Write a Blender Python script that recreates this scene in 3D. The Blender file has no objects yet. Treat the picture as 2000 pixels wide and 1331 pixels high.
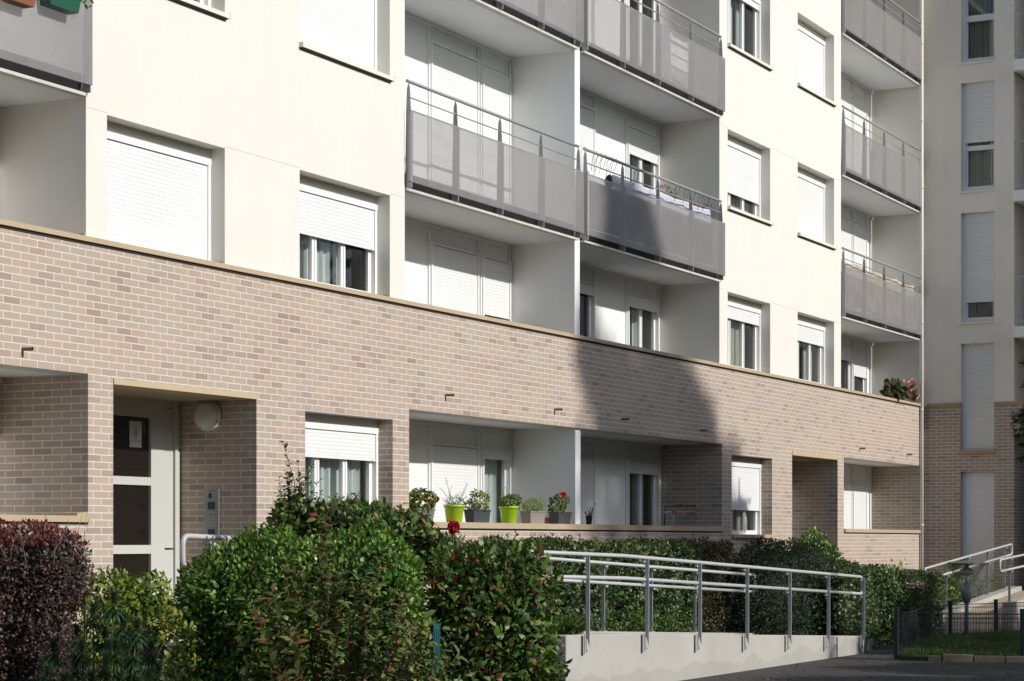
import bpy, math, random
import numpy as np
from mathutils import Vector, noise
random.seed(7)
R = math.radians
sc = bpy.context.scene
COL = sc.collection

# ------------------------------------------------------------------ camera model
F = 4130.0; TH = math.atan(2140.0/F); CT, ST = math.cos(TH), math.sin(TH)
CY = -12.7; EYE = 1.65; HOR = 1059.0
def uu(px): return (px-1000.0)/F
def X_(px, Y=0.0):
    """X of picture column px on the plane Y"""
    u = uu(px); return (Y-CY)*(CT+u*ST)/(ST-u*CT)
def T_(px, Y=0.0): return (Y-CY)/(ST-uu(px)*CT)
def P_(px, py, Y=0.0):
    t = T_(px, Y); return Vector((X_(px, Y), Y, EYE+(HOR-py)*t/F))
def Q_(px, py, X):
    u = uu(px); t = X/(CT+u*ST)
    return Vector((X, t*(ST-u*CT)+CY, EYE+(HOR-py)*t/F))
def G_(px, py, z=0.0):
    t = (EYE-z)*F/(py-HOR); u = uu(px)
    return Vector((t*(CT+u*ST), t*(ST-u*CT)+CY, z))
def D_(px, py, t):
    u = uu(px)
    return Vector((t*(CT+u*ST), t*(ST-u*CT)+CY, EYE+(HOR-py)*t/F))
def E(h): return EYE+h

# ------------------------------------------------------------------ materials
MATS = {}
class NT:
    def __init__(s, name):
        m = bpy.data.materials.new(name); m.use_nodes = True
        s.m = m; s.t = m.node_tree; s.t.nodes.clear()
        s.out = s.n('ShaderNodeOutputMaterial')
    def n(s, typ, **kw):
        nd = s.t.nodes.new(typ)
        for k, v in kw.items(): setattr(nd, k, v)
        return nd
    def l(s, a, b): s.t.links.new(a, b)
    def math(s, op, a, b=None, clamp=False):
        nd = s.n('ShaderNodeMath', operation=op, use_clamp=clamp)
        for i, v in enumerate((a, b)):
            if v is None: continue
            if isinstance(v, (int, float)): nd.inputs[i].default_value = v
            else: s.l(v, nd.inputs[i])
        return nd.outputs[0]
    def ramp(s, fac, stops, interp='LINEAR'):
        nd = s.n('ShaderNodeValToRGB'); nd.color_ramp.interpolation = interp
        el = nd.color_ramp.elements
        while len(el) > 1: el.remove(el[0])
        el[0].position = stops[0][0]; el[0].color = (*stops[0][1], 1)
        for p, c in stops[1:]:
            e = el.new(p); e.color = (*c, 1)
        s.l(fac, nd.inputs[0]); return nd.outputs[0]
    def noise(s, scale, detail=3, vec=None, rough=.5):
        nd = s.n('ShaderNodeTexNoise'); nd.inputs['Scale'].default_value = scale
        nd.inputs['Detail'].default_value = detail; nd.inputs['Roughness'].default_value = rough
        if vec is None:
            vec = s.n('ShaderNodeTexCoord').outputs['Object']
        s.l(vec, nd.inputs['Vector']); return nd.outputs[0]
    def mixc(s, fac, a, b, blend='MIX'):
        nd = s.n('ShaderNodeMix', data_type='RGBA', blend_type=blend)
        for idx, v in ((0, fac), (6, a), (7, b)):
            if isinstance(v, (int, float)): nd.inputs[idx].default_value = v
            elif isinstance(v, tuple): nd.inputs[idx].default_value = (*v, 1)
            else: s.l(v, nd.inputs[idx])
        return nd.outputs[2]
    def bsdf(s, col, rough=.6, metal=0, spec=.5, bump=None, bstr=.3, bdist=.01, **kw):
        p = s.n('ShaderNodeBsdfPrincipled')
        for k, v in (('Base Color', col), ('Roughness', rough)):
            if isinstance(v, tuple): p.inputs[k].default_value = (*v, 1)
            elif isinstance(v, (int, float)): p.inputs[k].default_value = v
            else: s.l(v, p.inputs[k])
        p.inputs['Metallic'].default_value = metal
        p.inputs['Specular IOR Level'].default_value = spec
        for k, v in kw.items(): p.inputs[k].default_value = v
        if bump is not None:
            b = s.n('ShaderNodeBump'); b.inputs['Strength'].default_value = bstr
            b.inputs['Distance'].default_value = bdist
            s.l(bump, b.inputs['Height']); s.l(b.outputs[0], p.inputs['Normal'])
        return p
    def done(s, sh):
        s.l(sh.outputs[0], s.out.inputs['Surface']); return s.m

def simple(name, col, rough=.6, metal=0, var=.06, scale=6, bump=.15, bscale=120, spec=.4):
    t = NT(name)
    nz = t.noise(scale, 4)
    c = t.mixc(nz, tuple(max(0, v*(1-var)) for v in col), tuple(min(1, v*(1+var)) for v in col))
    b = t.noise(bscale, 3)
    return t.done(t.bsdf(c, rough, metal, spec, b, bump, .002))

def stucco(name, col, streak=.05):
    t = NT(name)
    co = t.n('ShaderNodeTexCoord').outputs['Object']
    n1 = t.noise(.9, 5, co); n2 = t.noise(9, 4, co)
    mp = t.n('ShaderNodeMapping'); mp.inputs['Scale'].default_value = (3, 3, .22); t.l(co, mp.inputs[0])
    n3 = t.noise(2.2, 4, mp.outputs[0])
    f = t.math('ADD', t.math('MULTIPLY', n1, .5), t.math('ADD', t.math('MULTIPLY', n2, .25), t.math('MULTIPLY', n3, .35)))
    c = t.ramp(f, [(.3, tuple(v*(1-streak*1.6) for v in col)), (.55, col), (.8, tuple(min(.86, v*(1+streak)) for v in col))])
    b = t.noise(120, 5, co, .75)
    return t.done(t.bsdf(c, .9, 0, .15, b, .8, .006))
M_st = stucco('rendered_cream', (.745, .712, .662), .03)
M_stw = stucco('rendered_white', (.82, .82, .81), .03)
M_stwing = stucco('rendered_cream_wing', (.78, .735, .66), .06)
M_ceil = simple('ceiling_paint', (.80, .81, .80), .8, var=.05, scale=2)

def brick(name, dark=1.0):
    t = NT(name)
    co = t.n('ShaderNodeTexCoord').outputs['Object']
    sp = t.n('ShaderNodeSeparateXYZ'); t.l(co, sp.inputs[0])
    ge = t.n('ShaderNodeNewGeometry'); sn = t.n('ShaderNodeSeparateXYZ'); t.l(ge.outputs['True Normal'], sn.inputs[0])
    ax = t.math('GREATER_THAN', t.math('ABSOLUTE', sn.outputs[0]), .6)
    u = t.math('ADD', t.math('MULTIPLY', sp.outputs[0], t.math('SUBTRACT', 1.0, ax)), t.math('MULTIPLY', sp.outputs[1], ax))
    u = t.math('ADD', u, 400.0)
    v = t.math('SUBTRACT', sp.outputs[2], E(1.585)-.0687*40)
    cm = t.n('ShaderNodeCombineXYZ'); t.l(u, cm.inputs[0]); t.l(v, cm.inputs[1])
    # slight wobble of the joints
    wn = t.n('ShaderNodeTexNoise'); wn.inputs['Scale'].default_value = 5; t.l(co, wn.inputs['Vector'])
    va = t.n('ShaderNodeVectorMath', operation='MULTIPLY_ADD')
    t.l(wn.outputs['Color'], va.inputs[0]); va.inputs[1].default_value = (.004, .004, 0); t.l(cm.outputs[0], va.inputs[2])
    br = t.n('ShaderNodeTexBrick'); br.offset = .5; br.squash = 1
    br.inputs['Color1'].default_value = (0, 0, 0, 1); br.inputs['Color2'].default_value = (1, 1, 1, 1)
    br.inputs['Scale'].default_value = 1; br.inputs['Mortar Size'].default_value = .0056
    br.inputs['Mortar Smooth'].default_value = .12
    br.inputs['Brick Width'].default_value = .23; br.inputs['Row Height'].default_value = .0687
    t.l(va.outputs[0], br.inputs['Vector'])
    def C(*c): return tuple(x*dark*k for x, k in zip(c, (.91, .87, .82)))
    pal = [(0, C(.33, .25, .215)), (.07, C(.38, .30, .26)), (.18, C(.44, .36, .30)), (.42, C(.50, .405, .33)),
           (.60, C(.455, .375, .325)), (.76, C(.52, .42, .335)), (.90, C(.43, .365, .33)), (1, C(.49, .425, .375))]
    bc = t.ramp(br.outputs['Color'], pal)
    n1 = t.noise(1.1, 4, co); n2 = t.noise(45, 3, co)
    bc = t.mixc(t.math('MULTIPLY', n2, .35), bc, C(.36, .28, .22))
    bc = t.mixc(t.ramp(n1, [(.35, (0, 0, 0)), (.7, (.30, .30, .30))]), bc, C(.56, .49, .42))
    mo = t.mixc(n2, (.56, .55, .525), (.68, .67, .65))
    c = t.mixc(br.outputs['Fac'], bc, mo)
    # fine drag lines on the brick faces
    wv = t.n('ShaderNodeTexNoise'); wv.inputs['Scale'].default_value = 30
    mp = t.n('ShaderNodeMapping'); mp.inputs['Scale'].default_value = (.4, 8, 1); t.l(cm.outputs[0], mp.inputs[0]); t.l(mp.outputs[0], wv.inputs['Vector'])
    h = t.math('ADD', t.math('MULTIPLY', t.math('SUBTRACT', 1.0, br.outputs['Fac']), 1.0), t.math('MULTIPLY', wv.outputs[0], .25))
    return t.done(t.bsdf(c, .72, 0, .3, h, .6, .005))
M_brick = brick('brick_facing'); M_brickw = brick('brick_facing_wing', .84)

M_cope = simple('coping_brown', (.46, .36, .235), .55, var=.10, scale=2.5)
M_soff = simple('soffit_brown', (.40, .32, .20), .7)
M_upvc = simple('white_upvc', (.80, .81, .80), .35, var=.02, bump=.05)
def shutmat():
    t = NT('white_shutter')
    co = t.n('ShaderNodeTexCoord').outputs['Object']
    n1 = t.noise(1.6, 5, co)
    c = t.mixc(n1, (.70, .715, .715), (.78, .79, .79))
    return t.done(t.bsdf(c, .45, 0, .4))
M_shut = shutmat()
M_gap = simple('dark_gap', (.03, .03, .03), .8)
M_sill = simple('sill_cream', (.74, .70, .60), .6, var=.08)
M_panelw = simple('white_infill_panel', (.80, .81, .80), .5, var=.04, scale=1.5)
M_door = simple('grey_green_door', (.51, .52, .49), .45, var=.03)
M_rail = simple('grey_painted_steel', (.34, .34, .345), .45, .0, var=.08)
M_railw = simple('pale_grey_painted_steel', (.47, .485, .48), .4, var=.06)
M_post = simple('grey_post_paint', (.36, .385, .39), .42, var=.05)
M_lip = simple('weathered_lip', (.55, .53, .49), .7, var=.25, scale=5)
M_darkmetal = simple('dark_green_metal', (.02, .032, .034), .5)
M_teal = simple('teal_metal', (.015, .085, .095), .45)
M_room = simple('dark_room', (.08, .075, .07), .9)
M_black = simple('black_plastic', (.02, .02, .022), .4)
M_lampglass = None

def perf(name, col, hole=.395, pitch=.0125):
    t = NT(name)
    co = t.n('ShaderNodeTexCoord').outputs['Object']
    sp = t.n('ShaderNodeSeparateXYZ'); t.l(co, sp.inputs[0])
    row = t.math('FLOOR', t.math('DIVIDE', sp.outputs[2], pitch))
    half = t.math('MULTIPLY', t.math('MODULO', row, 2.0), .0)
    fx = t.math('SUBTRACT', t.math('FRACT', t.math('ADD', t.math('DIVIDE', t.math('ADD', sp.outputs[0], 100.0), pitch), half)), .5)
    fz = t.math('SUBTRACT', t.math('FRACT', t.math('DIVIDE', sp.outputs[2], pitch)), .5)
    r = t.math('SQRT', t.math('ADD', t.math('MULTIPLY', fx, fx), t.math('MULTIPLY', fz, fz)))
    hol = t.math('LESS_THAN', r, hole)
    n1 = t.noise(3, 5, co)
    c = t.mixc(n1, tuple(v*.8 for v in col), tuple(v*1.15 for v in col))
    p = t.bsdf(c, .5, .15, .4)
    tr = t.n('ShaderNodeBsdfTransparent')
    mx = t.n('ShaderNodeMixShader'); t.l(hol, mx.inputs[0]); t.l(p.outputs[0], mx.inputs[1]); t.l(tr.outputs[0], mx.inputs[2])
    return t.done(mx)
M_perf = perf('perforated_sheet', (.40, .385, .385))

def glassmat(name, tint=(.86, .9, .9), refl=1.6):
    t = NT(name)
    tr = t.n('ShaderNodeBsdfTransparent'); tr.inputs[0].default_value = (*tint, 1)
    gl = t.n('ShaderNodeBsdfGlossy'); gl.inputs['Roughness'].default_value = .02
    fr = t.n('ShaderNodeFresnel'); fr.inputs[0].default_value = 1.5
    mx = t.n('ShaderNodeMixShader'); t.l(t.math('MULTIPLY', fr.outputs[0], refl, True), mx.inputs[0])
    t.l(tr.outputs[0], mx.inputs[1]); t.l(gl.outputs[0], mx.inputs[2])
    return t.done(mx)
M_glass = glassmat('window_glass')
def lantern_mat():
    t = NT('lantern_plastic')
    tr = t.n('ShaderNodeBsdfTransparent'); tr.inputs[0].default_value = (.96, .97, .93, 1)
    p = t.bsdf((.55, .56, .48), .15, 0, .5); mx = t.n('ShaderNodeMixShader'); lw = t.n('ShaderNodeLayerWeight'); lw.inputs[0].default_value = .35; t.l(t.math('ADD', .16, t.math('MULTIPLY', lw.outputs['Facing'], .6), True), mx.inputs[0])
    t.l(tr.outputs[0], mx.inputs[1]); t.l(p.outputs[0], mx.inputs[2]); return t.done(mx)
M_clear = lantern_mat()
def curtain_mat(name, col, tr=.35):
    t = NT(name)
    p = t.bsdf(col, .9, 0, .1)
    tl = t.n('ShaderNodeBsdfTransparent')
    co = t.n('ShaderNodeTexCoord').outputs['Object']
    n1 = t.noise(4, 3, co)
    f = t.math('ADD', t.math('MULTIPLY', n1, .2), tr-.1)
    mx = t.n('ShaderNodeMixShader'); t.l(f, mx.inputs[0]); t.l(p.outputs[0], mx.inputs[1]); t.l(tl.outputs[0], mx.inputs[2])
    return t.done(mx)
M_cur = curtain_mat('sheer_curtain', (.68, .72, .71), .16)
M_cur2 = curtain_mat('heavy_curtain', (.34, .37, .32), .05)
M_cur3 = curtain_mat('lace_curtain', (.55, .58, .50), .2)

def leafmat(name, stops, rough=.38, trans=.22, spec=.5):
    t = NT(name)
    ge = t.n('ShaderNodeNewGeometry')
    c = t.ramp(ge.outputs['Random Per Island'], stops)
    p = t.bsdf(c, rough, 0, spec)
    tl = t.n('ShaderNodeBsdfTranslucent')
    t.l(t.mixc(.5, c, (.10, .16, .02)), tl.inputs[0])
    mx = t.n('ShaderNodeMixShader'); mx.inputs[0].default_value = trans
    t.l(p.outputs[0], mx.inputs[1]); t.l(tl.outputs[0], mx.inputs[2])
    return t.done(mx)
L_laurel = leafmat('laurel_leaf', [(0, (.018, .055, .008)), (.35, (.045, .13, .014)), (.7, (.11, .23, .024)), (1, (.27, .38, .06))], .40, .28, .4)
L_photinia = leafmat('photinia_leaf', [(0, (.03, .065, .015)), (.40, (.06, .14, .025)), (.70, (.12, .20, .035)), (.88, (.24, .27, .06)), (.94, (.18, .08, .04)), (1, (.26, .05, .04))], .45, .25, .4)
L_olive = leafmat('olive_brown_leaf', [(0, (0.065, 0.098, 0.023)), (.45, (0.117, 0.156, 0.036)), (.7, (0.195, 0.215, 0.052)), (.85, (0.234, 0.130, 0.052)), (1, (0.260, 0.078, 0.052))], .5)
L_purple = leafmat('purple_leaf', [(0, (.035, .020, .018)), (.5, (.085, .05, .042)), (.8, (.125, .08, .065)), (1, (.19, .075, .055))], .5)
L_red = leafmat('red_tip_leaf', [(0, (.14, .025, .025)), (.5, (.22, .03, .03)), (1, (.12, .05, .035))], .45)
L_yellow = leafmat('yellow_green_leaf', [(0, (0.062, 0.112, 0.015)), (.5, (0.150, 0.237, 0.025)), (.85, (0.275, 0.338, 0.037)), (1, (0.375, 0.300, 0.037))], .5, .3)
L_spurge = leafmat('blue_green_needle', [(0, (.012, .042, .016)), (.6, (.024, .08, .026)), (1, (.055, .125, .035))], .55)
L_hedge = leafmat('hedge_leaf', [(0, (0.027, 0.060, 0.017)), (.5, (0.054, 0.111, 0.027)), (.85, (0.102, 0.170, 0.041)), (1, (0.170, 0.128, 0.051))], .45)
L_hbrown = leafmat('brown_hedge_leaf', [(0, (0.060, 0.045, 0.022)), (.5, (0.112, 0.075, 0.033)), (.85, (0.075, 0.105, 0.030)), (1, (0.195, 0.105, 0.053))], .5)
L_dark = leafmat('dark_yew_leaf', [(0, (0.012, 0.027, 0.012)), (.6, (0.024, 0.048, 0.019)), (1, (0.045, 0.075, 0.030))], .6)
L_bright = leafmat('bright_green_leaf', [(0, (0.048, 0.108, 0.018)), (.6, (0.108, 0.204, 0.030)), (1, (0.204, 0.300, 0.048))], .45, .3)
L_grass = leafmat('grass_blade', [(0, (.03, .07, .01)), (.6, (.06, .14, .016)), (1, (.12, .20, .028))], .6)
L_tree = leafmat('tree_leaf', [(0, (.02, .045, .012)), (1, (.06, .10, .025))], .5)
L_begonia = leafmat('begonia_leaf', [(0, (.03, .05, .02)), (.5, (.06, .08, .03)), (.8, (.10, .05, .04)), (1, (.15, .06, .05))], .4)
L_redfl = leafmat('red_petal', [(0, (.55, .008, .008)), (1, (.75, .02, .02))], .5)
L_pinkfl = leafmat('pink_petal', [(0, (.65, .30, .26)), (1, (.80, .55, .46))], .5)
L_rose = leafmat('rose_petal', [(0, (.55, .005, .03)), (1, (.75, .02, .08))], .5)
L_lav = leafmat('lavender_bud', [(0, (.13, .13, .15)), (1, (.25, .22, .28))], .7)
L_pale = leafmat('grey_green_leaf', [(0, (.10, .15, .06)), (1, (.22, .28, .12))], .6)
M_stem = simple('brown_stem', (.10, .06, .035), .8)
M_stemg = simple('green_stem', (.10, .15, .05), .7)
M_core = simple('shade_core', (.008, .011, .005), .95, var=.4, scale=20)  # near-black fill standing in for shade between the leaves
M_corep = simple('shade_core_purple', (.018, .012, .010), .95, var=.4, scale=20)  # same shade fill, tinted for the barberry

def asphalt():
    t = NT('asphalt'); co = t.n('ShaderNodeTexCoord').outputs['Object']
    n1 = t.noise(.5, 5, co); n2 = t.noise(70, 3, co, .8); n3 = t.noise(5, 6, co, .7)
    c = t.mixc(n1, (.036, .035, .034), (.075, .073, .068))
    c = t.mixc(t.ramp(n2, [(.55, (0, 0, 0)), (.72, (1, 1, 1))]), c, (.13, .125, .115))
    c = t.mixc(t.ramp(n3, [(.6, (0, 0, 0)), (.75, (.5, .5, .5))]), c, (.10, .09, .075))
    return t.done(t.bsdf(c, .85, 0, .3, n2, .5, .006))
M_asph = asphalt()
def soil():
    t = NT('soil'); co = t.n('ShaderNodeTexCoord').outputs['Object']
    n2 = t.noise(14, 6, co, .7)
    c = t.mixc(n2, (.025, .018, .012), (.075, .055, .035))
    return t.done(t.bsdf(c, .95, 0, .2, n2, .9, .03))
M_soil = soil()
def concrete(name, a, b):
    t = NT(name); co = t.n('ShaderNodeTexCoord').outputs['Object']
    n1 = t.noise(1.3, 6, co, .6); n2 = t.noise(30, 5, co, .7)
    c = t.mixc(n1, a, b)
    sp = t.n('ShaderNodeSeparateXYZ'); t.l(co, sp.inputs[0])
    # rising damp stain along the foot, with its own scalloped edge
    vo = t.n('ShaderNodeTexNoise'); vo.inputs['Scale'].default_value = 1.6; vo.inputs['Detail'].default_value = 5; t.l(co, vo.inputs['Vector'])
    hgt = t.math('ADD', t.math('MULTIPLY', sp.outputs[2], 1.0), t.math('MULTIPLY', vo.outputs[0], -.55))
    stain = t.ramp(hgt, [(-0.0, (1, 1, 1)), (.0, (1, 1, 1)), (.02, (0, 0, 0))])
    stn = t.math('LESS_THAN', hgt, -.10)
    c = t.mixc(t.math('MULTIPLY', stn, .22), c, (.22, .205, .175))
    c = t.mixc(t.ramp(n2, [(.6, (0, 0, 0)), (.8, (.35, .35, .35))]), c, (.36, .34, .30))
    return t.done(t.bsdf(c, .85, 0, .25, n2, .35, .006))
M_conc = concrete('concrete_wall', (.33, .32, .29), (.50, .49, .455))
M_paving = simple('tan_paving', (.42, .34, .25), .85, var=.15, scale=3, bump=.4)
M_kerb = simple('stone_edging', (.24, .20, .14), .9, var=.3, scale=6, bump=.5)
M_lawnsoil = simple('lawn_soil', (.035, .05, .015), .95, var=.4, scale=12)

# ------------------------------------------------------------------ mesh builder
class MB:
    def __init__(s): s.v = []; s.f = []; s.smooth = []
    def quad(s, a, b, c, d, sm=False):
        n = len(s.v); s.v += [tuple(a), tuple(b), tuple(c), tuple(d)]; s.f.append((n, n+1, n+2, n+3)); s.smooth.append(sm)
    def box(s, x0, x1, y0, y1, z0, z1):
        if x1 < x0: x0, x1 = x1, x0
        if y1 < y0: y0, y1 = y1, y0
        if z1 < z0: z0, z1 = z1, z0
        n = len(s.v)
        s.v += [(x0,y0,z0),(x1,y0,z0),(x1,y1,z0),(x0,y1,z0),(x0,y0,z1),(x1,y0,z1),(x1,y1,z1),(x0,y1,z1)]
        s.f += [tuple(n+i for i in q) for q in ((3,2,1,0),(4,5,6,7),(0,1,5,4),(1,2,6,5),(2,3,7,6),(3,0,4,7))]
        s.smooth += [False]*6; return s
    def prism(s, poly, axis, a, b):
        """extrude a polygon; axis 'x': poly in (y,z); 'y': (x,z); 'z': (x,y)"""
        def pt(p, w):
            return {'x': (w, p[0], p[1]), 'y': (p[0], w, p[1]), 'z': (p[0], p[1], w)}[axis]
        n = len(s.v); k = len(poly)
        s.v += [pt(p, a) for p in poly] + [pt(p, b) for p in poly]
        s.f.append(tuple(range(n+k-1, n-1, -1))); s.f.append(tuple(range(n+k, n+2*k))); s.smooth += [False, False]
        for i in range(k):
            j = (i+1) % k; s.f.append((n+i, n+j, n+k+j, n+k+i)); s.smooth.append(False)
        return s
    def tube(s, pts, r, seg=8, caps=True):
        pts = [Vector(p) for p in pts]; n0 = len(s.v)
        rr = r if isinstance(r, (list, tuple)) else [r]*len(pts)
        up = None
        for i, p in enumerate(pts):
            d = (pts[min(i+1, len(pts)-1)]-pts[max(i-1, 0)]).normalized()
            if up is None: up = Vector((0, 0, 1)) if abs(d.z) < .9 else Vector((1, 0, 0))
            a = d.cross(up).normalized(); b = a.cross(d).normalized(); up = b
            for k in range(seg):
                an = 2*math.pi*k/seg
                s.v.append(tuple(p+a*math.cos(an)*rr[i]+b*math.sin(an)*rr[i]))
        for i in range(len(pts)-1):
            for k in range(seg):
                a = n0+i*seg+k; b = n0+i*seg+(k+1) % seg
                s.f.append((a, b, b+seg, a+seg)); s.smooth.append(True)
        if caps:
            s.f.append(tuple(range(n0+seg-1, n0-1, -1))); m = n0+(len(pts)-1)*seg
            s.f.append(tuple(range(m, m+seg))); s.smooth += [False, False]
        return s
    def lathe(s, prof, c, seg=24, axis='z', caps=True):
        """prof: list of (r, h)"""
        n0 = len(s.v); c = Vector(c)
        for r, h in prof:
            for k in range(seg):
                a = 2*math.pi*k/seg; q = (math.cos(a)*r, math.sin(a)*r, h)
                if axis == 'x': q = (q[2], q[0], q[1])
                if axis == 'y': q = (q[0], q[2], q[1])
                s.v.append((c.x+q[0], c.y+q[1], c.z+q[2]))
        for i in range(len(prof)-1):
            for k in range(seg):
                a = n0+i*seg+k; b = n0+i*seg+(k+1) % seg
                s.f.append((a, b, b+seg, a+seg)); s.smooth.append(True)
        if caps:
            s.f.append(tuple(range(n0+seg-1, n0-1, -1))); m = n0+(len(prof)-1)*seg
            s.f.append(tuple(range(m, m+seg))); s.smooth += [False, False]
        return s
    def build(s, name, mat, parent=None, bevel=0):
        me = bpy.data.meshes.new(name)
        b = base_of(parent)
        me.from_pydata([(x-b[0], y-b[1], z-b[2]) for x, y, z in s.v], [], s.f)
        me.polygons.foreach_set('use_smooth', s.smooth); me.materials.append(mat)
        me.update()
        o = bpy.data.objects.new(name, me); COL.objects.link(o)
        if parent: o.parent = parent
        if bevel:
            m = o.modifiers.new('bevel', 'BEVEL'); m.width = bevel; m.segments = 2; m.limit_method = 'ANGLE'
        return o
def base_of(p):
    b = Vector((0, 0, 0))
    while p is not None:
        b += Vector(p.location); p = p.parent
    return b
def tag(o, label=None, cat=None, group=None, kind=None):
    if label: o['label'] = label
    if cat: o['category'] = cat
    if group: o['group'] = group
    if kind: o['kind'] = kind
    return o
def empty(name, loc, label, cat, group=None):
    o = bpy.data.objects.new(name, None); COL.objects.link(o); o.location = loc
    o.empty_display_size = .2
    return tag(o, label, cat, group)

# ------------------------------------------------------------------ leaves
def leaf_mesh(name, P, Dr, Nn, L, W, mat, parent=None, curl=.15):
    """P positions, Dr growth directions, Nn normals, L lengths, W widths (numpy arrays)"""
    n = len(P)
    b = np.array(base_of(parent))
    D = Dr/np.maximum(np.linalg.norm(Dr, axis=1, keepdims=True), 1e-6)
    S = np.cross(D, Nn); S /= np.maximum(np.linalg.norm(S, axis=1, keepdims=True), 1e-6)
    N = np.cross(S, D)
    L = L[:, None]; W = W[:, None]
    v = np.empty((n, 6, 3))
    v[:, 0] = P
    v[:, 1] = P+D*L*.35-S*W*.5+N*L*.06
    v[:, 2] = P+D*L*.35+S*W*.5+N*L*.06
    v[:, 3] = P+D*L*.72-S*W*.38-N*L*curl*.2
    v[:, 4] = P+D*L*.72+S*W*.38-N*L*curl*.2
    v[:, 5] = P+D*L-N*L*curl
    v -= b
    me = bpy.data.meshes.new(name)
    me.vertices.add(n*6); me.vertices.foreach_set('co', v.reshape(-1))
    base = (np.arange(n)*6)[:, None]
    loops = np.concatenate([base+np.array([[0, 2, 1]]), base+np.array([[1, 2, 4, 3]]), base+np.array([[3, 4, 5]])], axis=1).reshape(-1)
    st = (np.arange(n)*10)[:, None]+np.array([[0, 3, 7]])
    tot = np.tile(np.array([3, 4, 3]), n)
    me.loops.add(n*10); me.loops.foreach_set('vertex_index', loops.astype(np.int32))
    me.polygons.add(n*3); me.polygons.foreach_set('loop_start', st.reshape(-1).astype(np.int32))
    me.polygons.foreach_set('loop_total', tot.astype(np.int32))
    me.update(calc_edges=True); me.validate()
    me.materials.append(mat)
    o = bpy.data.objects.new(name, me); COL.objects.link(o)
    if parent: o.parent = parent
    return o
RNG = np.random.default_rng(11)
def rdir(n):
    v = RNG.normal(size=(n, 3)); return v/np.linalg.norm(v, axis=1, keepdims=True)
def fnoise(P, sc_, seed=0.0):
    return np.array([noise.noise(Vector((p[0]*sc_+seed, p[1]*sc_, p[2]*sc_))) for p in P])

def blob_points(ells, n, thick=.25, rough=.18, nsc=2.0, seed=0., top=None, zmin=.02):
    """points near the surface of a union of ellipsoids, returns P, outward normal"""
    ells = [tuple(e) for e in ells]
    ar = np.array([(e[3]*e[4]+e[4]*e[5]+e[3]*e[5]) for e in ells]); ar /= ar.sum()
    idx = RNG.choice(len(ells), size=int(n*1.7), p=ar)
    C = np.array([e[:3] for e in ells])[idx]; Rr = np.array([e[3:6] for e in ells])[idx]
    d = rdir(len(idx))
    P0 = C+d*Rr
    nz = fnoise(P0, nsc, seed)
    nz2 = fnoise(P0, nsc*3.1, seed+5)
    rad = 1+rough*nz*1.6+rough*.6*nz2-np.abs(RNG.normal(size=len(idx)))*thick
    P = C+d*Rr*rad[:, None]
    ok = (rad > .15) & (P[:, 2] > zmin)
    for e in ells:   # drop points buried deep in another lobe
        q = (P-np.array(e[:3]))/np.array(e[3:6])
        ok &= ~(np.linalg.norm(q, axis=1) < .62)
    N = d/Rr; N /= np.linalg.norm(N, axis=1, keepdims=True)
    P, N = P[ok][:n], N[ok][:n]
    return P, N
def box_points(x0, x1, y0, y1, z0, z1, n, thick=.08, rough=.06, nsc=1.5, seed=0., round_=.25):
    """points near the surface of a clipped box hedge"""
    c = np.array([(x0+x1)/2, (y0+y1)/2, (z0+z1)/2]); h = np.array([(x1-x0)/2, (y1-y0)/2, (z1-z0)/2])
    A = np.array([h[1]*h[2], h[0]*h[2], h[0]*h[1]]); A = A/A.sum()
    ax = RNG.choice(3, size=n, p=A); s = np.where(RNG.random(n) < .5, -1, 1)
    s = np.where(ax == 2, 1, s)
    q = RNG.uniform(-1, 1, size=(n, 3)); q[np.arange(n), ax] = s
    # round the edges
    m = h.min()*round_
    P = q*h; core = np.clip(P, -(h-m), (h-m)); dl = P-core
    ln = np.linalg.norm(dl, axis=1, keepdims=True); N = dl/np.maximum(ln, 1e-6)
    P = core+N*m
    P += c
    nz = fnoise(P, nsc, seed)+.5*fnoise(P, nsc*3, seed+3)
    P += N*(nz*rough*1.5-np.abs(RNG.normal(size=n))*thick)[:, None]
    ok = P[:, 2] > .01
    return P[ok], N[ok]
def leaves(name, P, N, size, mat, parent=None, asp=.5, up=.3, out=.6, rnd=.8, curl=.15, var=.35):
    n = len(P)
    D = N*out+rdir(n)*rnd+np.array([0, 0, up])
    Nn = N*.8+rdir(n)*.7+np.array([0, 0, .5])
    L = size*(1+RNG.uniform(-var, var, n)); W = L*asp*(1+RNG.uniform(-.15, .15, n))
    return leaf_mesh(name, P, D, Nn, L, W, mat, parent, curl)
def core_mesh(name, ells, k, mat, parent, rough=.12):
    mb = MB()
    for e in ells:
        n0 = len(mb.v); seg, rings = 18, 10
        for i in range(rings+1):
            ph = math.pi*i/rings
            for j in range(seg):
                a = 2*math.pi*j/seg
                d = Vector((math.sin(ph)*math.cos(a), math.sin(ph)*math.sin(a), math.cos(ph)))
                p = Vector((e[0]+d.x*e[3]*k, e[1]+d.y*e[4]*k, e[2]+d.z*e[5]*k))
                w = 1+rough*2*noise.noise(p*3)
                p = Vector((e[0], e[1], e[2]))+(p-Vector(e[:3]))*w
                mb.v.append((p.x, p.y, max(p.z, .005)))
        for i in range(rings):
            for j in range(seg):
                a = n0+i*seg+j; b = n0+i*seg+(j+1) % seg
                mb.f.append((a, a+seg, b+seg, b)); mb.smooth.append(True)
    return mb.build(name, mat, parent)
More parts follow.
